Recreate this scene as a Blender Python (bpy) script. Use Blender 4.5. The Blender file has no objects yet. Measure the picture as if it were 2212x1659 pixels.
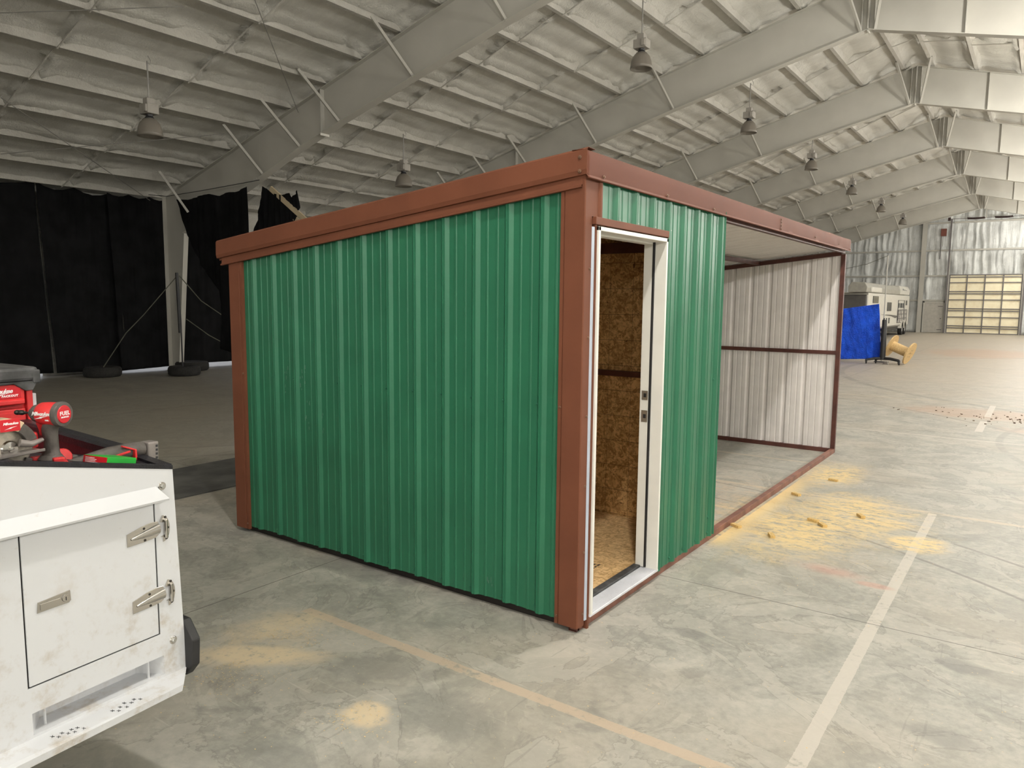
import bpy, bmesh, math, random
from mathutils import Vector, Matrix, noise
random.seed(7)
PI = math.pi
D = bpy.data
SC = bpy.context.scene
COL = SC.collection

# ------------------------------------------------------------------ camera
F_PX, YAW, PITCH, ROLL = 1596.97, 0.6207, 0.1112, 0.0095
CAM = Vector((1.966, -3.393, 1.808))
fwd = Vector((-math.sin(YAW) * math.cos(PITCH), math.cos(YAW) * math.cos(PITCH), -math.sin(PITCH)))
rgt = Vector((math.cos(YAW), math.sin(YAW), 0))
upv = rgt.cross(fwd)
r2 = math.cos(ROLL) * rgt + math.sin(ROLL) * upv
u2 = -math.sin(ROLL) * rgt + math.cos(ROLL) * upv
cam = D.cameras.new('camera')
cam.sensor_width = 36.0
cam.lens = F_PX / 2212 * 36.0
cam.clip_end = 300
camo = D.objects.new('camera', cam)
m3 = Matrix((r2, u2, -fwd)).transposed()
camo.matrix_world = Matrix.Translation(CAM) @ m3.to_4x4()
COL.objects.link(camo)
SC.camera = camo
SC.view_settings.view_transform = 'Standard'
SC.view_settings.look = 'None'
SC.view_settings.gamma = 1
SC.view_settings.exposure = -0.08
SC.view_settings.use_curve_mapping = False

# ------------------------------------------------------------------ world (daylight outside the hall)
w = D.worlds.new('World'); SC.world = w; w.use_nodes = True
w.node_tree.nodes['Background'].inputs[0].default_value = (0.86, 0.9, 1, 1)
w.node_tree.nodes['Background'].inputs[1].default_value = 1.6

# ------------------------------------------------------------------ lamps that burn (right of the ridge, outside the frame; rear two of each row added as fill)
LIT_NEAR = [(1.6 if y < 9 else 1.95, y, 6.25) for y in (-21.9, -15.3, -8.7, -2.1, 4.5, 11.1, 17.7, 24.3, 30.9, 37.5, 44.1, 50.0)]
LIT_FAR = [(8.2, y, 4.5) for y in (-21.9, -15.3, -8.7, -2.1, 4.5, 11.1, 17.7, 24.3, 30.9, 37.5, 44.1, 50.0)]
P_NEAR, P_FAR = (215.0, 150.0), (360.0, 120.0)      # (all round glow of the clear bowl, downward beam)

# ------------------------------------------------------------------ materials
class NT:
    def __init__(s, name):
        s.m = D.materials.new(name); s.m.use_nodes = True
        s.t = s.m.node_tree; s.n = s.t.nodes; s.l = s.t.links
        s.b = s.n['Principled BSDF']
        s._tc = None
    def tc(s, which='Object'):
        if s._tc is None: s._tc = s.n.new('ShaderNodeTexCoord')
        return s._tc.outputs[which]
    def val(s, sock, v):
        if isinstance(v, (int, float)): sock.default_value = v
        elif isinstance(v, (tuple, list)): sock.default_value = (*v, 1) if len(v) == 3 and sock.type == 'RGBA' else v
        else: s.l.new(v, sock)
    def math(s, op, a, b=0.0, c=None, clamp=False):
        x = s.n.new('ShaderNodeMath'); x.operation = op; x.use_clamp = clamp
        s.val(x.inputs[0], a); s.val(x.inputs[1], b)
        if c is not None: s.val(x.inputs[2], c)
        return x.outputs[0]
    def noise(s, scale, detail=3, rough=.5, vec=None, dist=0.0):
        x = s.n.new('ShaderNodeTexNoise')
        x.inputs['Scale'].default_value = scale; x.inputs['Detail'].default_value = detail
        x.inputs['Roughness'].default_value = rough; x.inputs['Distortion'].default_value = dist
        s.l.new(vec if vec is not None else s.tc(), x.inputs['Vector'])
        return x.outputs['Fac']
    def vor(s, scale, vec=None, feat='F1', out='Distance'):
        x = s.n.new('ShaderNodeTexVoronoi'); x.feature = feat
        x.inputs['Scale'].default_value = scale
        s.l.new(vec if vec is not None else s.tc(), x.inputs['Vector'])
        return x.outputs[out]
    def mapping(s, scale=(1, 1, 1), loc=(0, 0, 0), rot=(0, 0, 0), vec=None):
        x = s.n.new('ShaderNodeMapping')
        x.inputs['Scale'].default_value = scale; x.inputs['Location'].default_value = loc; x.inputs['Rotation'].default_value = rot
        s.l.new(vec if vec is not None else s.tc(), x.inputs[0]); return x.outputs[0]
    def sep(s, vec=None):
        x = s.n.new('ShaderNodeSeparateXYZ'); s.l.new(vec if vec is not None else s.tc(), x.inputs[0]); return x.outputs
    def ramp(s, fac, a, b, ca=None, cb=None):
        """linear map of fac from [a,b] to 0..1 (or colours)"""
        x = s.n.new('ShaderNodeMapRange'); x.clamp = True; x.interpolation_type = 'SMOOTHSTEP'
        s.val(x.inputs[0], fac); x.inputs[1].default_value = a; x.inputs[2].default_value = b
        if ca is None: return x.outputs[0]
        return s.mix(x.outputs[0], ca, cb)
    def mix(s, f, a, b, mode='MIX'):
        x = s.n.new('ShaderNodeMix'); x.data_type = 'RGBA'; x.blend_type = mode
        s.val(x.inputs[0], f); s.val(x.inputs[6], a); s.val(x.inputs[7], b); return x.outputs[2]
    def bump(s, h, strength=.3, dist=.01):
        x = s.n.new('ShaderNodeBump'); x.inputs['Strength'].default_value = strength; x.inputs['Distance'].default_value = dist
        s.l.new(h, x.inputs['Height']); s.l.new(x.outputs[0], s.b.inputs['Normal'])
    def set(s, **k):
        for a, v in k.items():
            s.val(s.b.inputs[{'col': 'Base Color', 'rough': 'Roughness', 'metal': 'Metallic', 'spec': 'Specular IOR Level', 'coat': 'Coat Weight'}[a]], v)
        return s.m

def simple(name, col, rough=.5, metal=0.0, var=.08, scale=6, bump=0.0, bscale=40):
    t = NT(name)
    a = tuple(c * (1 - var) for c in col); b = tuple(min(1, c * (1 + var)) for c in col)
    c = t.ramp(t.noise(scale, 4), .3, .7, a, b)
    t.set(col=c, rough=rough, metal=metal)
    if bump: t.bump(t.noise(bscale, 4), bump, .005)
    return t.m

M = {}
M['green'] = simple('green_paint', (.021, .150, .078), .38, var=.06, scale=3)
M['brown'] = simple('brown_paint', (.165, .058, .031), .6, var=.08, scale=3)
M['brown'].node_tree.nodes['Principled BSDF'].inputs['Specular IOR Level'].default_value = .25
M['brown_steel'] = simple('brown_steel_tube', (.085, .026, .018), .5, var=.2, scale=10, bump=.2)
M['white_panel'] = simple('pale_panel', (.74, .70, .68), .45, var=.04)
M['white_door'] = simple('white_door_paint', (.78, .77, .72), .4, var=.03)
M['strip'] = simple('pale_strip', (.5, .56, .66), .35, var=.05)
M['rubber'] = simple('black_rubber', (.014, .014, .015), .6, var=.3)
M['alu'] = simple('aluminium', (.72, .73, .78), .4, .25, var=.05)
M['chrome'] = simple('chrome', (.55, .53, .5), .2, 1.0, var=.05)
M['bolt'] = simple('bolt_zinc', (.5, .5, .48), .35, .9)
M['brass_screw'] = simple('painted_screw', (.2, .11, .07), .4, .4)
M['black'] = simple('black_plastic', (.02, .02, .022), .45, var=.2)
M['black_dusty'] = simple('dusty_black_plastic', (.06, .06, .062), .6, var=.4, scale=20)
M['red'] = simple('red_plastic', (.60, .028, .03), .42, var=.12, scale=14)
M['redlabel'] = simple('red_label', (.55, .01, .02), .35)
M['whiteink'] = simple('white_print', (.85, .85, .85), .5, var=.01)
M['darkink'] = simple('dark_print', (.06, .04, .03), .7, var=.2)
M['tool_grey'] = simple('dusty_grey_rubber', (.085, .075, .068), .6, var=.25, scale=30, bump=.2, bscale=120)
M['dark_steel'] = simple('dark_steel', (.06, .055, .05), .35, .8)
M['tan'] = simple('dusty_tan_guard', (.52, .4, .26), .6, var=.25, scale=18)
M['blade'] = simple('saw_blade', (.42, .38, .32), .4, .6, var=.3, scale=40)
M['box_green'] = simple('green_card', (.01, .34, .03), .4, var=.08)
M['clear'] = simple('smoky_plastic', (.2, .18, .17), .3, .2, var=.3)
M['bed_liner'] = simple('black_bed_liner', (.008, .008, .012), .42, var=.4, scale=30, bump=.4, bscale=160)
M['maroon'] = simple('maroon_panel', (.035, .012, .018), .35, var=.3, scale=12, bump=.2, bscale=60)
M['frame_steel'] = simple('beige_grey_steel', (.47, .455, .41), .55, var=.04, scale=1.5)
M['wire'] = simple('steel_wire', (.3, .29, .27), .5, .3)
M['rope'] = simple('rope', (.10, .10, .075), .8, var=.2)
M['cream_wood'] = simple('raw_timber_slat', (.55, .45, .3), .6)
M['tyre'] = simple('old_tyre', (.016, .015, .014), .85, var=.3, scale=30, bump=.5, bscale=60)
M['trailer'] = simple('trailer_white', (.68, .66, .6), .35, var=.05)
M['trailer_dark'] = simple('trailer_dark_vinyl', (.1, .095, .09), .4, var=.1)
M['glass'] = simple('dark_glass', (.05, .055, .06), .15)
M['tank'] = simple('grey_tank', (.36, .35, .31), .5)
M['spring'] = simple('rust_spring', (.04, .02, .018), .7)
M['rust'] = simple('rust_box', (.16, .05, .035), .7)
M['bar'] = simple('door_steel_bar', (.14, .13, .13), .5, var=.1)
M['grey_door'] = simple('grey_door', (.42, .40, .36), .5, var=.08)
M['mat'] = simple('dusty_rubber_mat', (.10, .10, .095), .7, var=.35, scale=3, bump=.3)
M['cable'] = simple('black_cable', (.02, .02, .02), .6)

# dark cloth
t = NT('black_cloth')
t.set(col=t.ramp(t.noise(2.5, 5), .3, .7, (.004, .0042, .0046), (.009, .009, .010)), rough=.9)
t.b.inputs['Specular IOR Level'].default_value = .15
t.bump(t.noise(160, 2), .3, .003); M['cloth'] = t.m

# tarp
t = NT('blue_tarp')
t.set(col=t.ramp(t.noise(3, 4), .3, .7, (.003, .07, .70), (.008, .12, .95)), rough=.42)
v = t.mapping((1, 1, .35))
t.bump(t.math('ADD', t.noise(7, 5, .7, v, 2.0), t.noise(30, 3)), .8, .06); M['tarp'] = t.m

# wood of reel
t = NT('pine_wood')
v = t.mapping((30, 30, 3))
t.set(col=t.ramp(t.noise(2, 5, .6, v), .3, .7, (.55, .36, .15), (.75, .55, .28)), rough=.6); M['pine'] = t.m

# OSB
def osb(name, rot, dark, light, glow):
    t = NT(name)
    v = t.mapping((1, 1, 1), rot=rot)
    warp = t.n.new('ShaderNodeTexNoise'); warp.inputs['Scale'].default_value = 11; warp.inputs['Detail'].default_value = 2
    t.l.new(v, warp.inputs['Vector'])
    va = t.n.new('ShaderNodeVectorMath'); va.operation = 'MULTIPLY_ADD'
    t.l.new(warp.outputs['Color'], va.inputs[0]); va.inputs[1].default_value = (.09, .09, .09); t.l.new(v, va.inputs[2])
    v2 = t.mapping((22, 85, 22), vec=va.outputs[0])
    v3 = t.mapping((75, 24, 75), vec=va.outputs[0], rot=(.3, .2, .6))
    c1 = t.vor(1.0, v2, out='Color'); c2 = t.vor(1.0, v3, out='Color')
    s1 = t.n.new('ShaderNodeSeparateColor'); t.l.new(c1, s1.inputs[0])
    s2 = t.n.new('ShaderNodeSeparateColor'); t.l.new(c2, s2.inputs[0])
    f = t.math('MULTIPLY', t.math('ADD', s1.outputs[0], s2.outputs[1]), .5)
    f = t.math('ADD', t.math('MULTIPLY', f, .75), t.math('MULTIPLY', t.noise(60, 4, .6, v), .25))
    col = t.ramp(f, .2, .8, dark, light)
    spots = t.ramp(t.noise(30, 3, .6, t.mapping((1, 2.6, 1), vec=v), 1.5), .64, .70)
    col = t.mix(spots, col, glow)
    t.set(col=col, rough=.55)
    t.bump(f, .35, .004)
    return t
t = osb('osb_wall', (0, 0, 0), (.36, .19, .06), (.80, .52, .23), (.12, .05, .015))
x, y, z = t.sep()
# printed / nailing grid lines every 24 x 16 cm on the board
def lines(t, coord, step, off, wd):
    a = t.math('FRACT', t.math('MULTIPLY', t.math('ADD', coord, off), 1 / step))
    return t.math('LESS_THAN', a, wd / step)
g = t.math('MAXIMUM', lines(t, z, .2025, .112, .004), lines(t, x, .2025, .05, .003))
col = t.b.inputs['Base Color'].links[0].from_socket
t.set(col=t.mix(t.math('MULTIPLY', g, .7), col, (.05, .025, .01)))
M['osb_wall'] = t.m
t = osb('osb_floor', (0, 0, .1), (.60, .36, .15), (.95, .68, .36), (.25, .13, .045))
M['osb_floor'] = t.m

# spray foam
def foam(name, a, b, vertical=False):
    t = NT(name)
    if vertical:
        v = t.mapping((1, 1, .06)); h = t.math('ADD', t.math('MULTIPLY', t.noise(5.5, 4, .6, v, .6), 1.4), t.math('MULTIPLY', t.noise(14, 5), .35))
    else:
        v = t.mapping((.22, 1, 1))
        h = t.math('ADD', t.math('MULTIPLY', t.noise(7, 6, .65, v, .4), .8), t.math('MULTIPLY', t.noise(30, 5, .7), .5))
    big = t.noise(1.1, 4)
    t.set(col=t.ramp(t.math('ADD', t.math('MULTIPLY', big, .6), t.math('MULTIPLY', h, .3)), .35, .75, a, b), rough=.85)
    t.bump(h, .85 if not vertical else .9, .05)
    return t.m
M['foam'] = foam('spray_foam_ceiling', (.60, .585, .535), (.80, .785, .73))
M['foamwall'] = foam('spray_foam_wall', (.46, .47, .46), (.82, .84, .83), True)
M['purlin'] = foam('foam_coated_purlin', (.52, .50, .455), (.66, .64, .59))

# dirty white truck paint
t = NT('dirty_white_paint')
x, y, z = t.sep()
dirt = t.math('MULTIPLY', t.ramp(t.noise(9, 6, .7), .48, .75), t.ramp(z, 1.15, .6))
dirt = t.math('MAXIMUM', dirt, t.math('MULTIPLY', t.ramp(t.noise(30, 5, .75), .6, .8), .5))
t.set(col=t.mix(t.math('MULTIPLY', dirt, .75), (.60, .61, .63), (.36, .29, .20)), rough=.3)
M['truck_white'] = t.m

# plywood of the big door
t = NT('yellowed_panel')
t.set(col=t.mix(t.ramp(t.noise(1.5, 5, .7), .4, .8), (.92, .84, .62), (.74, .63, .42)), rough=.6)
M['ply'] = t.m

# concrete floor ------------------------------------------------------
t = NT('concrete_floor')
x, y, z = t.sep()
def ell(cx, cy, rx, ry, ang=0.0, n=None, amp=.5, soft=.5):
    ca, sa = math.cos(ang), math.sin(ang)
    dx = t.math('SUBTRACT', x, cx); dy = t.math('SUBTRACT', y, cy)
    a = t.math('DIVIDE', t.math('ADD', t.math('MULTIPLY', dx, ca), t.math('MULTIPLY', dy, sa)), rx)
    b = t.math('DIVIDE', t.math('SUBTRACT', t.math('MULTIPLY', dy, ca), t.math('MULTIPLY', dx, sa)), ry)
    d = t.math('SQRT', t.math('ADD', t.math('MULTIPLY', a, a), t.math('MULTIPLY', b, b)))
    if n is not None: d = t.math('ADD', d, t.math('MULTIPLY', t.math('SUBTRACT', n, .5), amp))
    return t.ramp(d, 1.0, 1.0 - soft)
def seg(x0, x1, y0, y1, soft=.004, jag=None):
    xx, yy = x, y
    if jag is not None:
        xx = t.math('ADD', x, t.math('MULTIPLY', jag, .02)); yy = t.math('ADD', y, t.math('MULTIPLY', jag, .02))
    a = t.math('MULTIPLY', t.math('GREATER_THAN', xx, x0), t.math('LESS_THAN', xx, x1))
    b = t.math('MULTIPLY', t.math('GREATER_THAN', yy, y0), t.math('LESS_THAN', yy, y1))
    return t.math('MULTIPLY', a, b)
def mx(*a):
    r = a[0]
    for b in a[1:]: r = t.math('MAXIMUM', r, b)
    return r
n_big = t.noise(.55, 5, .6); n_mid = t.noise(2.6, 6, .65, dist=.6); n_fine = t.noise(22, 6, .7)
n_str = t.noise(7, 7, .72, t.mapping((.6, 2.2, 1), rot=(0, 0, .35)), 1.0)
col = t.ramp(t.math('ADD', t.math('MULTIPLY', n_mid, .6), t.math('MULTIPLY', n_fine, .4)), .33, .68, (.27, .268, .238), (.47, .452, .40))
col = t.mix(t.math('MULTIPLY', t.ramp(n_big, .42, .66), .45), col, (.42, .365, .29))
# patches where the sealer has worn off, with crisp edges, and pale scratches
pt = t.noise(1.25, 9, .62, t.mapping((1, 1, 1), (2, 7, 0)), 2.2)
col = t.mix(t.math('MULTIPLY', t.ramp(pt, .515, .53), .26), col, (.22, .215, .19))
pt2 = t.noise(.9, 9, .6, t.mapping((1, 1, 1), (9, 1, 0)), 2.8)
col = t.mix(t.math('MULTIPLY', t.ramp(pt2, .55, .565), .30), col, (.50, .475, .42))
rim = t.math('MULTIPLY', t.ramp(pt2, .535, .55), t.ramp(pt2, .565, .552))
col = t.mix(t.math('MULTIPLY', rim, .35), col, (.20, .19, .165))
sc = t.noise(5, 3, .5, t.mapping((.5, 9, 1), rot=(0, 0, .75)), .8)
col = t.mix(t.math('MULTIPLY', t.ramp(sc, .66, .72), .35), col, (.56, .53, .47))
sc2 = t.noise(4, 3, .5, t.mapping((8, .5, 1), rot=(0, 0, .3)), .8)
col = t.mix(t.math('MULTIPLY', t.ramp(sc2, .67, .73), .30), col, (.20, .19, .17))
# swirls and scuffs
col = t.mix(t.math('MULTIPLY', t.ramp(t.noise(1.7, 7, .72, dist=1.6), .56, .62), .30), col, (.46, .43, .37))
col = t.mix(t.math('MULTIPLY', t.ramp(t.noise(2.1, 6, .7, t.mapping((1, 1, 1), (5, 3, 0)), 1.0), .60, .68), .38), col, (.17, .165, .15))
dark = mx(ell(-.02, -1.05, .33, .22, .2, n_mid, 1.6), ell(-.57, -.95, .34, .2, .5, n_mid, 1.8), ell(1.76, .82, .16, .1, 0, n_mid, .8), ell(1.74, .06, .2, .1, 0, n_mid, .8),
          ell(-.34, -1.68, .22, .12, .2, n_mid, .8), ell(.35, -1.6, .5, .25, .3, n_mid, 2.0), ell(.5, .35, .12, .08, 0, n_mid, .8), ell(-1.6, .1, .6, .4, .4, n_mid, 2.0), t.math('MULTIPLY', ell(.2, -1.65, .85, .42, .2, n_mid, 1.4, .8), .8))
col = t.mix(t.math('MULTIPLY', dark, .42), col, (.16, .158, .15))
# warmer, drier floor further in
far = t.ramp(y, 7.0, 22.0)
col = t.mix(t.math('MULTIPLY', far, .55), col, (.47, .40, .32))
clay = mx(ell(1.3, 11.2, 1.6, .9, 0, n_mid, 1.2), ell(.2, 30, 2.4, 4, 0, n_mid, 1.2), ell(2.6, 9.6, 1.2, .6, 0, n_mid, 1.2))
col = t.mix(t.math('MULTIPLY', clay, .45), col, (.46, .28, .18))
# left side of the hall: shade painted into the colour, with some dirt
left_shade = t.ramp(x, -4.2, -6.5)
col = t.mix(t.math('MULTIPLY', left_shade, .6), col, (.19, .17, .135))
# tyre marks
def arc(cx, cy, r, wd, a):
    dx = t.math('SUBTRACT', x, cx); dy = t.math('SUBTRACT', y, cy)
    d = t.math('SQRT', t.math('ADD', t.math('MULTIPLY', dx, dx), t.math('MULTIPLY', dy, dy)))
    e = t.math('ABSOLUTE', t.math('SUBTRACT', d, r))
    return t.math('MULTIPLY', t.math('MULTIPLY', t.ramp(e, wd, wd * .5), t.ramp(n_mid, .38, .5)), a)
col = t.mix(mx(arc(-1.6, -2.2, 5.55, .022, .55), arc(-1.6, -2.2, 6.1, .022, .5), arc(-5.5, 4, 9.0, .05, .35), arc(6.0, 8.5, 4.4, .06, .3), arc(7, 20, 9.6, .12, .3)), col, (.13, .12, .11))
# painted lines
wear = t.ramp(t.math('ADD', t.math('MULTIPLY', n_fine, .5), t.math('MULTIPLY', n_mid, .5)), .36, .47)
jag = t.math('SUBTRACT', n_fine, .5)
white = mx(seg(1.27, 1.337, -3.5, 3.88, jag=jag), seg(1.27, 1.37, 9.1, 10.3, jag=jag), seg(1.29, 1.38, 10.9, 12.6, jag=jag), seg(-3, 12, 8.24, 8.29, jag=jag))
col = t.mix(t.math('MULTIPLY', t.math('MULTIPLY', white, wear), .8), col, (.56, .52, .46))
pink = seg(-1.43, 4.2, -.735, -.670, jag=jag)
col = t.mix(t.math('MULTIPLY', t.math('MULTIPLY', pink, wear), .75), col, (.53, .42, .31))
tanl = mx(seg(-2, 9, 3.86, 3.93, jag=jag), seg(-6, 7, 12.66, 12.73, jag=jag), seg(-3, 0, 2.93, 2.99, jag=jag), seg(-2.5, -.05, 5.35, 5.4, jag=jag))
col = t.mix(t.math('MULTIPLY', t.math('MULTIPLY', tanl, wear), .6), col, (.55, .47, .35))
# saw cuts
yy = t.math('SUBTRACT', y, t.math('MULTIPLY', x, .016))
def cut(coord, v0, wd): return t.math('LESS_THAN', t.math('ABSOLUTE', t.math('SUBTRACT', coord, v0)), wd)
cuts = mx(cut(yy, 1.07, .004), cut(yy, 4.85, .005), cut(yy, 8.7, .006), cut(yy, 12.6, .008), cut(yy, 16.4, .01), cut(yy, -2.8, .004), cut(x, -1.935, .004), cut(x, -5.8, .006), cut(x, -9.7, .008), cut(x, 2.2, .005), cut(x, 6.0, .006), cut(yy, 22, .012), cut(yy, 28, .014))
col = t.mix(t.math('MULTIPLY', cuts, .75), col, (.07, .065, .055))
# sawdust
n_dust = t.math('ADD', t.math('MULTIPLY', n_str, .65), t.math('MULTIPLY', n_fine, .35))
sd = mx(ell(.4, 2.7, .85, 1.15, .0, n_mid, 1.6, .9), ell(.25, 4.9, .4, .95, 0, n_mid, 1.3, .9), ell(.75, 3.4, .7, 1.1, .25, n_mid, 1.5, .9), ell(1.3, 2.85, .28, .3, 0, n_mid, 1.0))
edge = t.math('MULTIPLY', t.ramp(x, .28, .03), t.math('MULTIPLY', t.ramp(y, 1.75, 2.1), t.ramp(y, 5.3, 3.8)))
edge = t.math('MULTIPLY', edge, t.math('GREATER_THAN', x, .03))
sdm = t.math('MULTIPLY', sd, t.ramp(n_dust, .40, .54))
sdm = t.math('MAXIMUM', sdm, t.math('MULTIPLY', edge, t.ramp(n_dust, .25, .45)))
col = t.mix(t.math('MULTIPLY', sdm, .85), col, (.80, .60, .28))
inner = t.math('MULTIPLY', t.math('MULTIPLY', t.ramp(x, -.0, -.05), t.ramp(x, -1.3, -.6)), t.math('MULTIPLY', t.ramp(y, 2.0, 2.3), t.ramp(y, 5.0, 3.3)))
col = t.mix(t.math('MULTIPLY', t.math('MULTIPLY', inner, t.ramp(n_dust, .42, .62)), .6), col, (.58, .44, .30))
pale = mx(ell(-1.15, -1.2, .17, .42, -.95, n_mid, 1.0, .6), ell(-.33, -1.27, .15, .12, 0, n_mid, 1.4, .5), ell(-1.35, -.95, .4, .35, .3, n_mid, 2.0, .9))
col = t.mix(t.math('MULTIPLY', t.math('MULTIPLY', pale, t.ramp(n_fine, .28, .5)), .95), col, (.66, .54, .37))
red = mx(ell(1.2, 1.74, .16, .07, 0, n_mid, .7), ell(.9, 1.85, .35, .14, -.1, n_mid, 1.4, .9))
col = t.mix(t.math('MULTIPLY', red, .5), col, (.52, .27, .20))
speck = t.ramp(t.noise(95, 2, .5), .70, .76)
col = t.mix(t.math('MULTIPLY', speck, t.math('MULTIPLY', t.ramp(n_big, .2, .6), .5)), col, (.66, .6, .5))
t.set(col=col, rough=t.ramp(n_mid, .3, .7) if False else t.math('ADD', t.math('MULTIPLY', n_mid, .25), .42))
t.b.inputs['Specular IOR Level'].default_value = .35
t.bump(t.math('ADD', t.math('MULTIPLY', n_fine, .35), t.math('MULTIPLY', sdm, 1.0)), .35, .008)
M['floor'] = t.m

# ------------------------------------------------------------------ mesh helpers
def bm_box(bm, lo, hi, bev=0.0, mat=None):
    vs = [bm.verts.new((x, y, z)) for x in (lo[0], hi[0]) for y in (lo[1], hi[1]) for z in (lo[2], hi[2])]
    fs = [(0, 1, 3, 2), (4, 6, 7, 5), (0, 4, 5, 1), (2, 3, 7, 6), (0, 2, 6, 4), (1, 5, 7, 3)]
    faces = [bm.faces.new([vs[i] for i in f]) for f in fs]
    if bev:
        es = list({e for f in faces for e in f.edges})
        bmesh.ops.bevel(bm, geom=es, offset=bev, segments=2, affect='EDGES', profile=.6)
    return vs
def bm_prism(bm, pts, axis, a, b):
    """polygon pts (2D) extruded along axis ('x','y','z') from a to b"""
    def P(p, v):
        return {'x': (v, p[0], p[1]), 'y': (p[0], v, p[1]), 'z': (p[0], p[1], v)}[axis]
    A = [bm.verts.new(P(p, a)) for p in pts]; B = [bm.verts.new(P(p, b)) for p in pts]
    n = len(pts)
    bm.faces.new(A[::-1]); bm.faces.new(B)
    for i in range(n): bm.faces.new((A[i], A[(i + 1) % n], B[(i + 1) % n], B[i]))
    return A + B
def bm_beam(bm, p, q, w, h, up=(0, 0, 1)):
    p, q = Vector(p), Vector(q); d = (q - p).normalized(); u = Vector(up)
    s = d.cross(u)
    if s.length < 1e-4: s = d.cross(Vector((1, 0, 0)))
    s.normalize(); u = s.cross(d)
    V = []
    for c in (p, q):
        for a, b in ((-1, -1), (1, -1), (1, 1), (-1, 1)): V.append(bm.verts.new(c + s * a * w / 2 + u * b * h / 2))
    for f in ((3, 2, 1, 0), (4, 5, 6, 7), (0, 1, 5, 4), (1, 2, 6, 5), (2, 3, 7, 6), (3, 0, 4, 7)): bm.faces.new([V[i] for i in f])
def bm_tube(bm, pts, r, n=8, caps=True):
    pts = [Vector(p) for p in pts]; rs = r if isinstance(r, (list, tuple)) else [r] * len(pts)
    rings = []
    ref = Vector((0, 0, 1))
    for i, p in enumerate(pts):
        d = (pts[min(i + 1, len(pts) - 1)] - pts[max(i - 1, 0)]).normalized()
        s = d.cross(ref)
        if s.length < 1e-3: s = d.cross(Vector((1, 0, 0)))
        s.normalize(); u = s.cross(d)
        rings.append([bm.verts.new(p + (s * math.cos(2 * PI * k / n) + u * math.sin(2 * PI * k / n)) * rs[i]) for k in range(n)])
    for a, b in zip(rings, rings[1:]):
        for k in range(n): bm.faces.new((a[k], a[(k + 1) % n], b[(k + 1) % n], b[k]))
    if caps: bm.faces.new(rings[0][::-1]); bm.faces.new(rings[-1])
def bm_lathe(bm, prof, n=24, M_=None, close=False):
    """prof = [(r, z)] around local z"""
    rings = []
    for r, z in prof:
        rings.append([bm.verts.new(((M_ @ Vector((r * math.cos(2 * PI * k / n), r * math.sin(2 * PI * k / n), z))) if M_ else Vector((r * math.cos(2 * PI * k / n), r * math.sin(2 * PI * k / n), z)))) for k in range(n)])
    pr = list(zip(rings, rings[1:]))
    if close: pr.append((rings[-1], rings[0]))
    for a, b in pr:
        for k in range(n): bm.faces.new((a[k], a[(k + 1) % n], b[(k + 1) % n], b[k]))
    return rings
def frame_m(o, zdir, xdir=None):
    z = Vector(zdir).normalized(); x = Vector(xdir) if xdir else (Vector((1, 0, 0)) if abs(z.x) < .9 else Vector((0, 1, 0)))
    y = z.cross(x).normalized(); x = y.cross(z)
    return Matrix.Translation(Vector(o)) @ Matrix((x, y, z)).transposed().to_4x4()
def obj(name, bm, mat, parent=None, smooth=False, bevel=0.0, solid=0.0, loc=None, recalc=True):
    if recalc: bmesh.ops.recalc_face_normals(bm, faces=bm.faces)
    me = D.meshes.new(name); bm.to_mesh(me); bm.free()
    me.materials.append(M[mat] if isinstance(mat, str) else mat)
    o = D.objects.new(name, me); COL.objects.link(o)
    if parent: o.parent = parent
    if smooth:
        for p in me.polygons: p.use_smooth = True
        if smooth != 'all':
            try: me.set_sharp_from_angle(angle=math.radians(40))
            except Exception: pass
    if solid:
        md = o.modifiers.new('solid', 'SOLIDIFY'); md.thickness = solid; md.offset = 0
    if bevel:
        md = o.modifiers.new('bevel', 'BEVEL'); md.width = bevel; md.segments = 2; md.limit_method = 'ANGLE'
    return o
def thing(name, label, cat, loc=(0, 0, 0), rz=0.0, group=None):
    o = D.objects.new(name, None); COL.objects.link(o); o.location = loc; o.rotation_euler = (0, 0, rz); o.empty_display_size = .1
    return tag(o, label, cat, group)
def tag(o, label, cat, group=None):
    o['label'] = label; o['category'] = cat
    if group: o['group'] = group
    return o
def struct(o): o['kind'] = 'structure'; return o
def NB(): return bmesh.new()
def box(name, lo, hi, mat, parent=None, bev=0.0):
    bm = NB(); bm_box(bm, lo, hi); return obj(name, bm, mat, parent, bevel=bev)
def beam(name, p, q, w, h, mat, parent=None, bev=0.0, up=(0, 0, 1)):
    bm = NB(); bm_beam(bm, p, q, w, h, up); return obj(name, bm, mat, parent, bevel=bev)
def tube(name, pts, r, mat, parent=None, n=8):
    bm = NB(); bm_tube(bm, pts, r, n); return obj(name, bm, mat, parent, smooth=True)
def copy_tree(o, parent=None):
    c = o.copy(); COL.objects.link(c); c.parent = parent
    for ch in o.children: copy_tree(ch, c)
    return c
def lettering(text, size, Mx, mat, parent, name='logo_lettering', shear=0.0, extr=.0004, bold=0.0, spacing=1.0):
    cu = D.curves.new('txt', 'FONT'); cu.body = text; cu.size = size; cu.extrude = extr; cu.shear = shear; cu.offset = bold; cu.space_character = spacing
    cu.align_x = 'CENTER'; cu.align_y = 'CENTER'; cu.resolution_u = 2
    to = D.objects.new('txt', cu); COL.objects.link(to)
    dg = bpy.context.evaluated_depsgraph_get(); dg.update()
    me = D.meshes.new_from_object(to.evaluated_get(dg)); D.objects.remove(to); D.curves.remove(cu)
    me.transform(Mx); me.materials.clear(); me.materials.append(M[mat]); me.name = name
    o = D.objects.new(name, me); COL.objects.link(o); o.parent = parent
    return o
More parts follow.
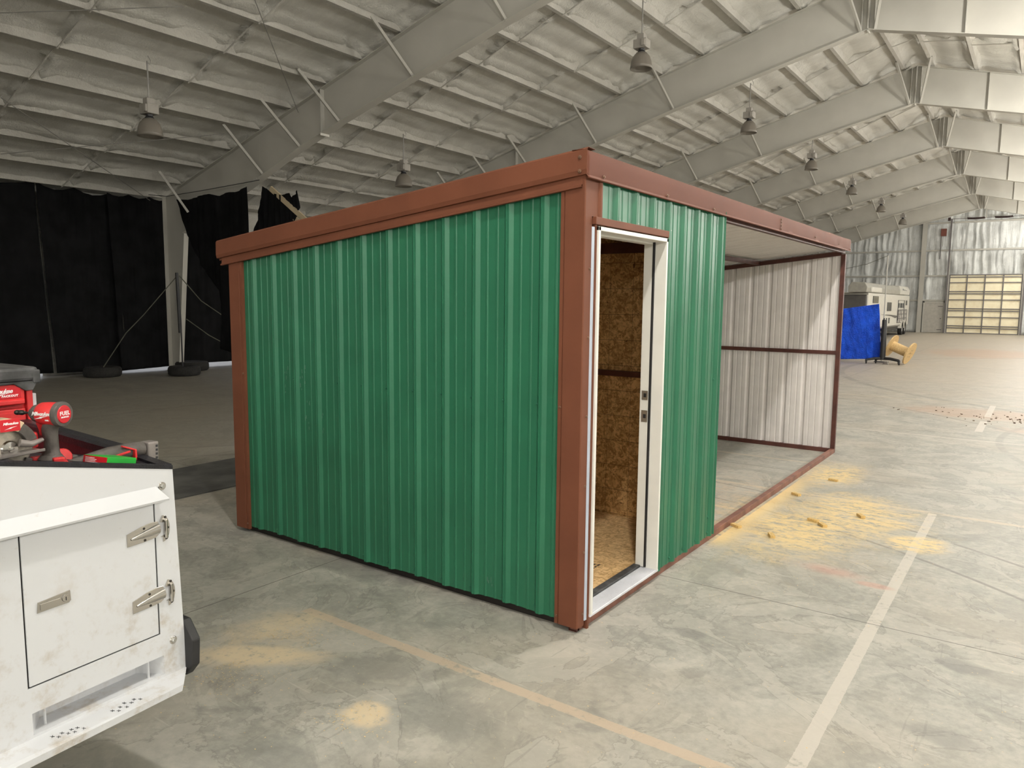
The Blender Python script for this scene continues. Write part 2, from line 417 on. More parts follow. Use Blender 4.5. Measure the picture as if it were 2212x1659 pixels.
# ================================================================== HALL
XR = -1.32; YB = 13.44; BAY = 6.67
FR_Y = [YB + k * BAY for k in range(-2, 6)]       # eight frames
YFAR = 53.46; XL = -16.7; XRW = 14.3; YN = -26
def lerp_nodes(nodes, x):
    a = abs(x - XR)
    for (x0, z0), (x1, z1) in zip(nodes, nodes[1:]):
        if a <= x1: return z0 + (z1 - z0) * (a - x0) / (x1 - x0)
    (x0, z0), (x1, z1) = nodes[-2:]
    return z0 + (z1 - z0) * (a - x0) / (x1 - x0)
TOPN = [(0, 8.29), (4.48, 7.12), (6.51, 6.55), (9.66, 5.65), (13.88, 4.45), (16.8, 3.75)]
BOTN = [(0, 7.31), (4.18, 6.31), (6.18, 5.78), (8.13, 5.25), (9.32, 4.9), (10.73, 4.40)]
zt = lambda x: lerp_nodes(TOPN, x)
zb = lambda x: lerp_nodes(BOTN, x)
deck = lambda x: zt(x) + .21
mir = lambda x: 2 * XR - x

# floor
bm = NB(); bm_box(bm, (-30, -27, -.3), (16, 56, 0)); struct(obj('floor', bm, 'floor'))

# ceiling -------------------------------------------------------------
PUR = [-1.67, -2.7, -3.735, -4.79, -5.81, -6.87, -7.83, -8.85, -9.85, -10.95, -12.0, -13.05, -14.1, -15.1, -16.1]
def ceil_z(x, y):
    z = deck(x)
    d = 9.
    xx = x if x < XR else mir(x)
    for p in PUR:
        if abs(xx - p) < abs(d): d = xx - p
    z -= .13 * math.exp(-((d - .07) / .085) ** 2)          # foam banked against each purlin
    z += .05 * math.cos(d * PI / .52) * .5
    z += .05 * (noise.noise(Vector((x * 1.3, y * .9, 0))))
    z += .022 * noise.noise(Vector((x * 5.0, y * 4.0, 3)))
    f = ((y - YB) / BAY) % 1.0
    seed = math.floor((y - YB) / BAY)
    for k, t0 in enumerate((.33, .66)):
        tt = t0 + .03 * noise.noise(Vector((x * .9, seed * 3.1 + k, 7))) + .012 * math.sin((xx % 1.03) / 1.03 * PI)
        dd = (f - tt) * BAY
        if -.02 < dd < .3: z -= .085 * (1 - dd / .3) ** 2
        elif -.08 < dd <= -.02: z += .03
    e = min(f, 1 - f) * BAY                                   # foam pulls back at the frames
    z -= .10 * math.exp(-(e / .13) ** 2)
    return z
ce = D.objects.new('ceiling', None)
bm = NB()
xs = []
a = XL - .1
while a < XRW + .2: xs.append(a); a += .103 if a < 3 else .5
xs = sorted(set([round(v, 3) for v in xs] + [XR]))
ys = []
a = YN
while a < YFAR + .05:
    ys.append(a); a += .5 if a < -1 else (.075 if a < 21 else .16)
ys.append(YFAR + .1)
grid = [[bm.verts.new((x, y, ceil_z(x, y))) for y in ys] for x in xs]
for i in range(len(xs) - 1):
    for j in range(len(ys) - 1): bm.faces.new((grid[i][j], grid[i][j + 1], grid[i + 1][j + 1], grid[i + 1][j]))
ceiling = struct(obj('ceiling', bm, 'foam', smooth='all', recalc=False))
bm = NB()
for s in (-1, 1):
    X = XL - .3 if s < 0 else XRW + .3
    v = [bm.verts.new(p) for p in ((XR, YN - .3, 8.75), (XR, YFAR + .4, 8.75), (X, YFAR + .4, deck(X) + .25), (X, YN - .3, deck(X) + .25))]
    bm.faces.new(v)
obj('roof_sheet', bm, 'frame_steel', ceiling, solid=.02)
def purlin(x):
    bm = NB(); zt0 = deck(x) + .03; zb0 = deck(x) - .165
    prev = None; y = YN + .2
    while y <= YFAR:
        n1 = .018 * noise.noise(Vector((x * 3, y * 3.3, 1))); n2 = .025 * noise.noise(Vector((x * 3, y * 4.5, 5)))
        sec = [(x - .045, zt0), (x - .035, zb0 + .02 + n1 * .4), (x - .03, zb0 - .002), (x + .055, zb0), (x + .06 + n1, zb0 + .03 + n1), (x + .075 + n2, zb0 + .1 + n1), (x + .13 + n2, zt0)]
        cur = [bm.verts.new((a, y, b)) for a, b in sec]
        if prev:
            for k in range(len(sec) - 1): bm.faces.new((prev[k], prev[k + 1], cur[k + 1], cur[k]))
        prev = cur; y += .14 if y < 21 else .4
    return obj('purlin', bm, 'purlin', ceiling, smooth=True)
for x in PUR: purlin(x)
for x in PUR[:7]: purlin(mir(x))
# bridging rods between the purlins at the third points
segs = []
for bi in range(-2, 7):
    for k, t0 in enumerate((.33, .66)):
        y0 = YB + (bi + t0) * BAY
        if y0 > YFAR or y0 < -1: continue
        allx = sorted(PUR + [mir(p) for p in PUR[:4]])
        for a, b in zip(allx, allx[1:]):
            if b - a > 1.3 or b - a < .5: continue
            segs.append(((a + .05, y0 - .04, deck(a) - .19), (b - .04, y0 + .05, deck(b) - .03)))
segs.sort(key=lambda s: (Vector(s[0]) - CAM).length)
for s in segs[:95]: beam('bridging_rod', s[0], s[1], .02, .02, 'purlin', ceiling)
bm = NB()
for s in segs[95:]: bm_beam(bm, s[0], s[1], .03, .03)
o = obj('bridging_rods', bm, 'purlin', ceiling); o['kind'] = 'stuff'

# frames --------------------------------------------------------------
ORD = ['steel roof frame directly over the left edge, nearest to the camera', 'steel roof frame crossing the upper left above the shed, with a column by the black curtains', 'steel roof frame just behind the shed roof, its ridge joint at the top right',
       'third ridge frame down the hall, the second ridge joint from the top right', 'steel roof frame with the third ridge joint from the top right', 'steel roof frame with the fourth ridge joint from the top right',
       'steel roof frame with the fifth ridge joint, next to last before the far wall', 'farthest steel roof frame, just in front of the far end wall']
ORD = ['grey steel roof frame nearest the camera, over its left shoulder', 'grey steel roof frame crossing the upper left, its column standing among the black curtains',
       'grey steel roof frame rising behind the green shed to the largest ridge joint at the top right', 'grey steel roof frame with the second largest ridge joint, second behind the shed',
       'grey steel roof frame with the third largest ridge joint, third behind the shed', 'grey steel roof frame with the fourth largest ridge joint, fourth behind the shed',
       'grey steel roof frame with the fifth largest ridge joint, last but one before the far wall', 'farthest grey steel roof frame, directly in front of the far end wall']
BX = [-1.45, -5.45, -7.5, -9.45, -10.64, -11.88, -14.4]
def plate_strip(xsn, zf, y0, wy, th):
    bm = NB(); prev = None
    for x in xsn:
        z = zf(x)
        cur = [bm.verts.new(p) for p in ((x, y0 - wy / 2, z), (x, y0 + wy / 2, z), (x, y0 + wy / 2, z + th), (x, y0 - wy / 2, z + th))]
        if prev:
            for k in range(4): bm.faces.new((prev[k], prev[(k + 1) % 4], cur[(k + 1) % 4], cur[k]))
        else: bm.faces.new(cur[::-1])
        prev = cur
    bm.faces.new(prev)
    return bm
for fi, fy in enumerate(FR_Y):
    t = thing('roof_frame', ORD[fi], 'roof frame', (XR, fy, 0), 0, 'steel roof frames across the hall')
    def P(name, bm): 
        bmesh.ops.translate(bm, verts=bm.verts, vec=(-XR, -fy, 0)); return obj(name, bm, 'frame_steel', t)
    for s in (-1, 1):
        kn = -12.05 if s < 0 else mir(-12.05)
        nodes = [0, 4.18, 4.48, 6.18, 6.51, 8.13, 9.32, 9.66, 10.73]
        xsn = [XR + s * n for n in nodes]
        # web
        bm = NB(); prev = None
        for x in xsn:
            cur = [bm.verts.new((x, fy + d, z)) for d, z in ((-.005, zb(x)), (-.005, zt(x)), (.005, zt(x)), (.005, zb(x)))]
            if prev:
                for k in range(4): bm.faces.new((prev[k], prev[(k + 1) % 4], cur[(k + 1) % 4], cur[k]))
            prev = cur
        # haunch and column web
        col_i = -15.02 if s < 0 else mir(-15.02) - .3
        col_o = -15.85 if s < 0 else XRW - .05
        y_ = fy
        poly = [(kn, zb(kn)), (col_i, 3.37), (col_i - .38 * (-s) * -1 if False else col_i, 3.37), (XR + s * 14.15, 0), (col_o, 0), (col_o, zt(col_o)), (kn, zt(kn))]
        poly = [(kn, zb(kn)), (col_i, 3.37), (col_i - .46 if s < 0 else col_i + .46, 0), (col_o, 0), (col_o, zt(col_o)), (kn, zt(kn))]
        bm_prism(bm, poly, 'y', fy - .006, fy + .006)
        P('rafter_web', bm)
        P('bottom_flange', plate_strip(xsn, lambda x: zb(x) - .012, fy, .2, .012))
        P('top_flange', plate_strip([XR + s * n for n in (0, 4.48, 6.51, 9.66, 13.88)], lambda x: zt(x) - .012, fy, .2, .012))
        bm = NB()
        bm_beam(bm, (kn, fy, zb(kn)), (col_i, fy, 3.37), .24, .014, (0, 0, 1))
        P('haunch_flange', bm)
        ci0 = col_i - .46 if s < 0 else col_i + .46
        bm = NB()
        bm_beam(bm, (col_i, fy, 3.37), (ci0, fy, 0.0), .12, .014, (1, 0, 0))
        bm_box(bm, (col_o - .007, fy - .1, 0), (col_o + .007, fy + .1, zt(col_o)))
        bm_box(bm, (min(ci0, col_o) - .05, fy - .14, 0), (max(ci0, col_o) + .05, fy + .14, .02))
        P('column', bm)
        # flange braces, camera side and far side
        for bx in BX:
            x = bx if s < 0 else mir(bx)
            if s > 0 and bx < -8: continue
            xt = x + s * .28
            for sy in (-1,):
                bm = NB(); bm_beam(bm, (x, fy + sy * (.06 if bx > -12.1 else .3), zb(x) if bx > -12.1 else 3.80), (xt, fy + sy * .8, deck(xt) - .12), .05, .05, (0, 0, 1))
                P('flange_brace', bm)
        # stiffeners
        if s > 0: st = [XR + .12] + [XR + .5 + 1.2 * k for k in range(1, 5)]
        else: st = [XR - .12, -9.95]
        for x in st:
            bm = NB(); bm_box(bm, (x - .005, fy - .1, zb(x)), (x + .005, fy + .1, zt(x))); P('stiffener', bm)
        if s < 0:
            x = -9.95; bm = NB(); bm_box(bm, (x - .01, fy - .11, zb(x) - .055), (x + .01, fy + .11, zb(x))); P('splice_plate', bm)
    bm = NB(); bm_box(bm, (XR - .012, fy - .1, zb(XR) - .05), (XR + .012, fy + .1, zt(XR))); P('ridge_plate', bm)

# walls ---------------------------------------------------------------
def wall_grid(name, fn, us, vs, mat):
    bm = NB(); g = [[bm.verts.new(fn(u, v)) for v in vs] for u in us]
    for i in range(len(us) - 1):
        for j in range(len(vs) - 1): bm.faces.new((g[i][j], g[i + 1][j], g[i + 1][j + 1], g[i][j + 1]))
    return struct(obj(name, bm, mat, smooth='all', solid=.02))
def fr(a, b, st):
    n = max(1, int(round((b - a) / st))); return [a + (b - a) * i / n for i in range(n + 1)]
# far wall with draped foam between the girts
def back(u, vfrac):
    top = deck(u) + .05; z = vfrac * top
    f = 9
    for gz in (0, 2.15, 3.76, 5.42, 7.2):
        f = min(f, abs(z - gz))
    w1 = u + .15 * noise.noise(Vector((u, z * 1.1, 5))); n = 1.2 - 3.2 * abs(noise.noise(Vector((w1 * 2.6, z * .16, 2)))) - 1.4 * abs(noise.noise(Vector((w1 * 6, z * .3, 8))))
    return (u, YFAR + .02 - (.05 + .11 * n) * min(1, f / .25), z)
wb = wall_grid('wall_back', back, fr(XL, XRW, .06), fr(0, 1, .028), 'foamwall')
for gz in (2.15, 3.76, 5.42, 7.2):
    xe = 15
    while deck(-xe) < gz + .15 and xe > 2: xe -= .1
    box('girt', (max(XL, -xe), YFAR - .2, gz - .05), (-3.3, YFAR - .02, gz + .05), 'frame_steel', wb)
    box('girt', (.85 if gz < 5 else -3.2, YFAR - .2, gz - .05), (min(XRW, mir(-xe)), YFAR - .02, gz + .05), 'frame_steel', wb)
ys_l = [YN, 2.0, 3.9, 4.1, 6.0, 13.0, YFAR]
bm = NB()
def rect(x, y0, y1, z0, z1):
    v = [bm.verts.new(p) for p in ((x, y0, z0), (x, y1, z0), (x, y1, z1), (x, y0, z1))]; bm.faces.new(v)
H0 = deck(XL) + .1
for y0, y1, z0, z1 in ((YN, 3.8, 0, H0), (3.8, 4.1, 3.4, H0), (4.1, 5.8, 0, H0), (5.8, 11, 3.4, H0), (11, YFAR, 0, H0)): rect(XL, y0, y1, z0, z1)
struct(obj('wall_left', bm, 'foam', solid=.04))
bm = NB(); rect(XRW, YN, YFAR, 0, deck(XRW) + .1); struct(obj('wall_right', bm, 'foamwall', solid=.04))
bm = NB()
v = [bm.verts.new(p) for p in ((XL, YN, 0), (XRW, YN, 0), (XRW, YN, deck(XRW) + .1), (XR, YN, 8.6), (XL, YN, deck(XL) + .1))]; bm.faces.new(v)
struct(obj('wall_front', bm, 'foamwall', solid=.04))

# far wall: big door, small door, column ------------------------------
d1 = struct(box('door_1', (-3.2, YFAR - .32, .04), (.7, YFAR - .26, 3.78), 'ply'))
for z in (3.65, 3.30, 2.73, 2.58, 2.19, 1.62, 1.48, 1.07, .5, .36, 3.8, .03):
    box('crossbar', (-3.24, YFAR - .4, z - .028), (.74, YFAR - .32, z + .028), 'bar', d1)
for k in range(5):
    x = -3.22 + 3.94 * k / 4
    box('upright_bar', (x - .03, YFAR - .38, .02), (x + .03, YFAR - .33, 3.8), 'bar', d1)
d2 = struct(box('door_2', (-4.58, YFAR - .3, .02), (-3.48, YFAR - .22, 2.0), 'grey_door'))
for x0, x1, z0, z1 in ((-4.66, -4.58, 0, 2.08), (-3.48, -3.40, 0, 2.08), (-4.66, -3.4, 2.0, 2.08)):
    box('door_frame', (x0, YFAR - .33, z0), (x1, YFAR - .2, z1), 'frame_steel', d2)
box('door_handle', (-3.62, YFAR - .37, .92), (-3.56, YFAR - .3, .98), 'bar', d2)
for z in (.22, 1.75): box('bolt', (-3.78, YFAR - .33, z - .02), (-3.5, YFAR - .3, z + .02), 'bar', d2)
def column(x, w, lab):
    t = thing('wall_column', lab, 'column', (x, YFAR - .25, 0))
    zt_ = deck(x) - .15
    for a, b, y0, y1 in ((-w / 2, w / 2, -.13, -.115), (-w / 2, w / 2, .115, .13), (-.008, .008, -.12, .12)):
        bm = NB(); bm_box(bm, (a, y0, 0), (b, y1, zt_)); obj('column_flange' if b > .01 else 'column_web', bm, 'frame_steel', t)
column(-4.85, .26, 'pale steel end wall column left of the small grey door')
column(1.35, .22, 'pale steel end wall column at the right picture edge beside the big door')
for x, lab in ((-3.34, 'dark steel door track post left of the big yellowed door'), (.84, 'dark steel door track post right of the big yellowed door')):
    t = thing('track_post', lab, 'post', (x, YFAR - .45, 0))
    box('rail', (-.05, -.05, 0), (.05, .05, 7.4 if x < 0 else 5.2), 'bar', t)
    box('guide', (.05 if x < 0 else -.09, -.03, 0), (.09 if x < 0 else -.05, .03, 5.2), 'frame_steel', t)
t = thing('electric_box', 'small rust brown electric box high beside the door track post', 'box', (-3.75, YFAR - .3, 6.55))
box('housing', (-.16, -.1, -.22), (.16, .06, .26), 'rust', t, .01)
tube('conduit', [(-.13, 0, -.2), (-.13, 0, -1.7)], .03, 'bar', t)
# torsion bar with two springs under the ridge
t = thing('torsion_bar', 'dark horizontal bar with two coil springs under the far ridge', 'door spring', (-1.2, YFAR - .5, 7.39))
tube('shaft', [(-2.3, 0, 0), (3.2, 0, 0)], .018, 'bar', t)
for x0 in (-1.27, .22):
    pts = []
    for k in range(241):
        a = k / 240
        pts.append((x0 + .95 * a, .05 * math.cos(a * 2 * PI * 20), .05 * math.sin(a * 2 * PI * 20) - .02 * math.sin(a * PI)))
    tube('coil_spring', pts, .022, 'spring', t, 6)
box('bearing', (-2.35, -.06, -.1), (-2.2, .06, .1), 'spring', t)
for x in (-1.45,): box('hanger', (x + 1.2 - .03 + .0, -.03, -.03), (x + 1.2 + .03, .03, .55), 'frame_steel', t)

# high bay lamps ------------------------------------------------------
def make_lamp(label, group, mat_bowl):
    t = thing('high_bay_lamp', label, 'ceiling lamp', (0, 0, 0), 0, group)
    tube('hanging_rod', [(0, 0, 1.22), (0, 0, .62)], .013, 'wire', t)
    bm = NB(); bm_box(bm, (-.13, -.1, .36), (.13, .1, .52)); bm_box(bm, (-.07, -.07, .5), (.07, .07, .62)); bm_box(bm, (.04, -.13, .38), (.12, -.09, .5))
    obj('ballast_box', bm, 'lampbox', t, bevel=.012)
    bm = NB(); bm_lathe(bm, [(.0, .37), (.06, .37), (.055, .33), (.075, .30), (.07, .27)], 16); obj('lamp_holder', bm, 'black', t, smooth=True)
    bm = NB(); bm_lathe(bm, [(.055, .30), (.10, .285), (.155, .22), (.185, .14), (.20, .05), (.205, 0), (.198, 0), (.192, .05), (.178, .135), (.15, .21), (.098, .272), (.05, .285)], 28)
    obj('reflector_bowl', bm, mat_bowl, t, smooth='all')
    tube('safety_wire', [(0, 0, 1.2), (.05, .02, 1.16), (.07, .02, 1.22), (.03, 0, 1.3)], .005, 'wire', t, 5)
    return t
M['lampbox'] = simple('lamp_housing', (.30, .28, .25), .6)
tt = NT('prismatic_bowl'); tt.set(col=(.30, .27, .23), rough=.35); tt.b.inputs['Transmission Weight'].default_value = .35; tt.b.inputs['Alpha'].default_value = .85
v = tt.mapping((1, 1, .02)); tt.bump(tt.noise(60, 2, .5, v), .4, .01); M['bowl'] = tt.m
LG = 'unlit high bay lamps left of the ridge'
LAMPS = [((-4.42, 9.55, 6.1), 'unlit bell lamp nearest above the shed corner, largest of the row running down the hall'),
         ((-4.45, 15.78, 6.1), 'unlit bell lamp second along the row down the hall, above the brown roof edge'),
         ((-4.45, 22.0, 6.1), 'unlit bell lamp third along the row, above the far end of the shed roof'),
         ((-4.5, 28.4, 6.1), 'unlit bell lamp fourth along the row down the hall'),
         ((-4.53, 35.0, 6.1), 'small unlit bell lamp fifth along the row, last but one'),
         ((-4.53, 41.5, 6.1), 'smallest, farthest unlit bell lamp of the row, left of the far wall'),
         ((-10.45, 3.46, 4.5), 'unlit bell lamp at the far left above the black curtains, tinted brown'),
         ((-10.65, 9.74, 4.5), 'unlit bell lamp low over the left part of the shed roof')]
proto = None
for (x, y, z), lab in LAMPS:
    if proto is None: o = proto = make_lamp(lab, LG, 'bowl')
    else: o = copy_tree(proto); o['label'] = lab
    o.location = (x, y, z)
tt = NT('glowing_bowl'); tt.set(col=(.9, .88, .8), rough=.4)
tt.b.inputs['Emission Color'].default_value = (1, .95, .84, 1); tt.b.inputs['Emission Strength'].default_value = 120.0; M['bowl_lit'] = tt.m
lit = None
for row, pw in ((LIT_NEAR, P_NEAR), (LIT_FAR, P_FAR)):
    for i, (x, y, z) in enumerate(row):
        lab = 'burning bell lamp right of the ridge, unseen beyond the picture edge, rearmost ones added as fill'
        if lit is None: o = lit = make_lamp(lab, 'burning high bay lamps right of the ridge', 'bowl_lit')
        else: o = copy_tree(lit)
        o.location = (x, y, z)
        age = 1.0
        for kind, en in zip(('POINT', 'SPOT'), [q_ * age for q_ in pw]):
            L = D.lights.new('high_bay_light', kind); L.energy = en; L.color = (1, .975, .925); L.shadow_soft_size = .09
            if kind == 'SPOT': L.spot_size = math.radians(140); L.spot_blend = .7
            lo = D.objects.new('high_bay_light', L); lo.location = (x, y, z - .14); COL.objects.link(lo)

# roof bracing wires --------------------------------------------------
for (p, q), lab in ((((-12.4, 2.0, 5.1), (-15.8, 6.335, 4.15)), 'thin bracing wire falling to the column between the curtains'),
                    (((-14.5, 2.72, 4.52), (-12.1, 5.95, 5.2)), 'thin bracing wire passing under the brown bell lamp'),
                    (((-10.2, 1.24, 5.75), (-8.7, 3.1, 6.1)), 'thin bracing wire at the top left corner'),
                    (((-8.0, 3.8, 6.3), (-10.7, 6.73, 5.6)), 'thin steep bracing wire ending at the roof frame above the curtains')):
    p, q = Vector(p), Vector(q); bm = NB(); bm_tube(bm, [p - (q - p) * .25 if lab.startswith('thin steep') or 'corner' in lab else p, q], .007, 6)
    tag(obj('bracing_wire', bm, 'wire', smooth=True), lab, 'wire')

# ================================================================== CURTAIN SIDE
def curtain(label, tops, bots, plane, amp=.05, freq=5.0, seed=0, n=60, m=40):
    """tops / bots: (u, z) polylines across the cloth; plane(u, off, z) -> point"""
    def ip(pl, f):
        # even parameter along the polyline's u
        tot = [0]
        for a, b in zip(pl, pl[1:]): tot.append(tot[-1] + math.hypot(b[0] - a[0], b[1] - a[1]))
        d = f * tot[-1]
        for k in range(len(pl) - 1):
            if d <= tot[k + 1] + 1e-9:
                g = (d - tot[k]) / max(1e-9, tot[k + 1] - tot[k]); return (pl[k][0] + (pl[k + 1][0] - pl[k][0]) * g, pl[k][1] + (pl[k + 1][1] - pl[k][1]) * g)
        return pl[-1]
    bm = NB(); G = []
    for i in range(n + 1):
        f = i / n; T = ip(tops, f); B = ip(bots, f); row = []
        for j in range(m + 1):
            g = j / m
            u = T[0] + (B[0] - T[0]) * g; z = T[1] + (B[1] - T[1]) * g
            off = amp * noise.noise(Vector((u * freq, z * .5 + seed * 3, seed))) * (.6 + .4 * g) + .5 * amp * noise.noise(Vector((u * freq * 2.3, z * .9, seed + 5)))
            row.append(bm.verts.new(plane(u, off, z)))
        G.append(row)
    for i in range(n):
        for j in range(m): bm.faces.new((G[i][j], G[i + 1][j], G[i + 1][j + 1], G[i][j + 1]))
    return tag(obj('black_curtain', bm, 'cloth', smooth='all', solid=.004), label, 'curtain', 'black cloth curtains hung along the side wall')
XC = -16.2
px_ = lambda u, off, z: (XC + off, u, z)
def scallop(y0, y1, z0, z1, n=3, sag=.09):
    o = []
    for k in range(n):
        for t in (0, .25, .5, .75):
            f = (k + t) / n; o.append((y0 + (y1 - y0) * f, z0 + (z1 - z0) * f - sag * math.sin(t * PI)))
    o.append((y1, z1)); return o
curtain('black cloth curtain at the far left picture edge', scallop(1.0, 3.96, 4.2, 4.32, 2), [(.9, .10), (4.12, .10)], px_, seed=1)
curtain('wide black cloth curtain between the left slit of light and the two pale cords', scallop(3.99, 5.58, 4.32, 4.26, 2, .11), [(4.2, .09), (5.75, .07)], px_, seed=2)
curtain('black cloth curtain left of the tapered steel column, behind the rope', scallop(5.46, 6.98, 4.26, 4.28, 3, .07), [(5.60, .05), (7.03, .09)], lambda u, off, z: (XC + off * .8 + .12, u, z), seed=3)
curtain('black cloth curtain low on the wall right of the steel column', [(7.36, 3.37), (7.72, 3.44), (8.2, 3.3), (9.4, 3.2)], [(7.22, .11), (9.4, .09)], px_, seed=4)
P7 = lambda u, off, z: (1.966 + (u - 1.966) * .9596, 6.57 + off * .8, 1.808 + (z - 1.808) * .9596)
# upper drape: hangs from the cable and sweeps diagonally down to the right
curtain('black cloth drape sweeping diagonally down from the cable to behind the shed corner', [(-15.78, 4.25), (-15.2, 4.2), (-14.74, 4.265), (-14.35, 4.278), (-13.95, 4.2), (-13.6, 4.26), (-13.25, 4.24), (-12.88, 4.33)],
        [(-15.33, 3.35), (-14.96, 2.84), (-14.77, 2.6), (-14.03, 1.95), (-14.05, 1.2), (-14.12, .6), (-13.4, .5), (-12.8, .5)], P7, amp=.06, seed=6)
curtain('short black cloth bunched below the roof frame knee above the shed roof', [(-12.63, 4.35), (-12.3, 4.17), (-12.0, 4.11), (-11.72, 4.135), (-11.64, 4.03), (-11.5, 4.1), (-11.43, 4.17)],
        [(-13.1, 3.0), (-12.4, 3.0), (-11.75, 3.1), (-11.6, 3.5), (-11.38, 3.8)], lambda u, off, z: (1.966 + (u - 1.966) * .974, 6.97 + off * .8, 1.808 + (z - 1.808) * .974), amp=.1, freq=7, seed=8)
tag(tube('curtain_cable', [(-16.15, .9, 4.3), (-16.15, 4.0, 4.36), (-16.15, 6.4, 4.33), (-15.5, 6.60, 4.26), (-14.0, 6.60, 4.28), (-12.4, 6.60, 4.32), (-12.0, 6.7, 4.36)], .008, 'cable', None, 6), 'thin dark cable carrying the black curtains', 'cable')
for p, q, lab in (((-12.0, 6.98, 4.22), (-5.60, 7.05, .04), 'longer raw timber board leaning above the shed roof beside the bunched cloth'), ((-11.45, 7.02, 3.67), (-5.9, 7.12, .04), 'shorter raw timber board leaning under the longer one above the shed roof')):
    bm = NB(); bm_beam(bm, p, q, .04, .11); tag(obj('timber_board', bm, 'cream_wood'), lab, 'board')

def tyre(loc, R_, label, rim=True):
    t = thing('tyre', label, 'tyre', loc, 0, 'old tyres lying on the floor by the curtains')
    bm = NB(); h = .23
    bm_lathe(bm, [(R_ * .56, .03), (R_ * .72, .0), (R_ * .9, .008), (R_ * .985, .045), (R_, h / 2), (R_ * .985, h - .045), (R_ * .9, h - .008), (R_ * .72, h), (R_ * .56, h - .03), (R_ * .6, h / 2)], 40, close=True)
    obj('rubber_casing', bm, 'tyre', t, smooth=True)
    bm = NB(); bm_lathe(bm, [(0, .09), (R_ * .3, .1), (R_ * .5, .07), (R_ * .57, .035), (R_ * .575, .2), (R_ * .53, .19), (R_ * .5, .09)], 32)
    obj('wheel_rim', bm, 'dark_steel', t, smooth=True)
    return t
tyre((-15.55, 4.90, 0), .40, 'old tyre lying flat, left of the other two, rope tied to it')
tyre((-14.45, 6.25, 0), .36, 'old tyre lying flat in front with the black post standing in it')
tyre((-15.45, 7.05, 0), .40, 'old tyre lying flat behind the one with the post')
t = thing('guy_post', 'thin black post standing in a tyre in front of the steel column', 'post', (-14.5, 6.24, .1))
tube('pole', [(0, 0, 0), (0, 0, 1.2), (-.06, 0, 2.3)], .018, 'black', t)
tube('sleeve', [(-.02, -.02, .9), (-.06, -.02, 2.3)], .035, 'black', t)
tube('foot', [(0, 0, -.03), (0, 0, .08)], .06, 'black', t)
for pts, lab in (([(-14.6, 6.25, 2.33), (-14.95, 5.6, 1.42), (-15.2, 5.3, 1.0), (-15.5, 4.9, .22)], 'taut rope running from the post top down to the left tyre'),
                 ([(-14.55, 6.28, 2.33), (-14.7, 6.9, 1.75), (-14.8, 7.8, 1.22), (-14.9, 8.4, 1.05)], 'slack rope running from the post top right to behind the shed'),
                 ([(-14.9, 6.62, 1.31), (-14.9, 7.2, .9), (-14.9, 7.9, .53)], 'lower pale rope in front of the black curtain beside the shed')):
    tag(tube('guy_rope', pts, .011, 'rope', None, 6), lab, 'rope', 'guy ropes of the black post')
for y0, y1, z0 in ((5.57, 5.74, 4.22), (5.73, 5.9, 4.22)):
    tag(tube('pale_cord', [(XC + .09, y0, z0), (XC + .10, y1, .4)], .004, 'rope', None, 5), 'thin pale cord hanging down the black curtain, ' + ('left' if y0 < 5.6 else 'right') + ' one of the pair', 'cord', 'pale cords on the curtain')
# dusty mats on the floor left of the shed
bm = NB(); bm_box(bm, (-5.4, -1.5, 0), (-4.28, 3.0, .012)); tag(obj('floor_mat', bm, 'mat'), 'dark dusty rubber mat lying on the floor between truck and shed', 'mat')
# ================================================================== SHED
W_, L_, LG_ = 3.05, 6.15, 1.955
SL = .105
ztopf = lambda x: 2.572 + SL * x        # top of fascia
zbotf = lambda x: 2.45 + SL * x         # bottom of fascia
shed = thing('portable_shed', 'green and brown metal shed with open white door frame and open lean-to bay', 'shed', (0, 0, 0))
# ribbed sheet: ribs is a list of rib centres; h(u) height profile
def sheet_profile(u0, u1, first, step=.2328, hgt=.019):
    pts = {round(u0, 4): 0, round(u1, 4): 0}
    k = math.floor((u0 - first) / step) - 1
    while first + k * step < u1 + step:
        c = first + k * step
        for du, hh in ((-.031, 0), (-.011, hgt), (-.004, hgt), (-.003, hgt - .002), (.003, hgt - .002), (.004, hgt), (.011, hgt), (.031, 0)):
            u = c + du
            if u0 < u < u1: pts[round(u, 4)] = hh
        for m in (.08, .152):
            for du, hh in ((-.009, 0), (-.0045, .0038), (.0045, .0038), (.009, 0)):
                u = c + m + du
                if u0 < u < u1: pts[round(u, 4)] = hh
        k += 1
    return sorted(pts.items())
def ribbed(name, prof, P, v0, v1, mat, parent, nv=1, flat=True):
    """P(u, h, v) -> xyz; v0/v1 may be functions of u"""
    bm = NB(); prev = None
    for u, h in prof:
        a = v0(u) if callable(v0) else v0; b = v1(u) if callable(v1) else v1
        cur = [bm.verts.new(P(u, h, a + (b - a) * k / nv)) for k in range(nv + 1)]
        if prev:
            for k in range(nv): bm.faces.new((prev[k], cur[k], cur[k + 1], prev[k + 1]))
        prev = cur
    return obj(name, bm, mat, parent, solid=.0012)
# end wall (green) facing the camera's left
RIB0 = -.247
o = ribbed('end_wall_panel', sheet_profile(-2.96, -.09, RIB0), lambda u, h, v: (u, -.012 - h, v), lambda u: .052 + .004 * math.sin(u * 9), lambda u: zbotf(u) - .01, 'green', shed)
ribbed('front_wall_panel', sheet_profile(.955, LG_ + .02, .312 - .2328), lambda u, h, v: (.008 + h, u, v), .05, 2.475, 'green', shed)
ribbed('door_header_panel', sheet_profile(.1, .956, .312 - .2328), lambda u, h, v: (.008 + h, u, v), 2.235, 2.475, 'green', shed)
ribbed('rear_wall_panel', sheet_profile(.0, L_, .1), lambda u, h, v: (-W_ - .012 - h, u, v), .03, zbotf(-W_), 'green', shed)
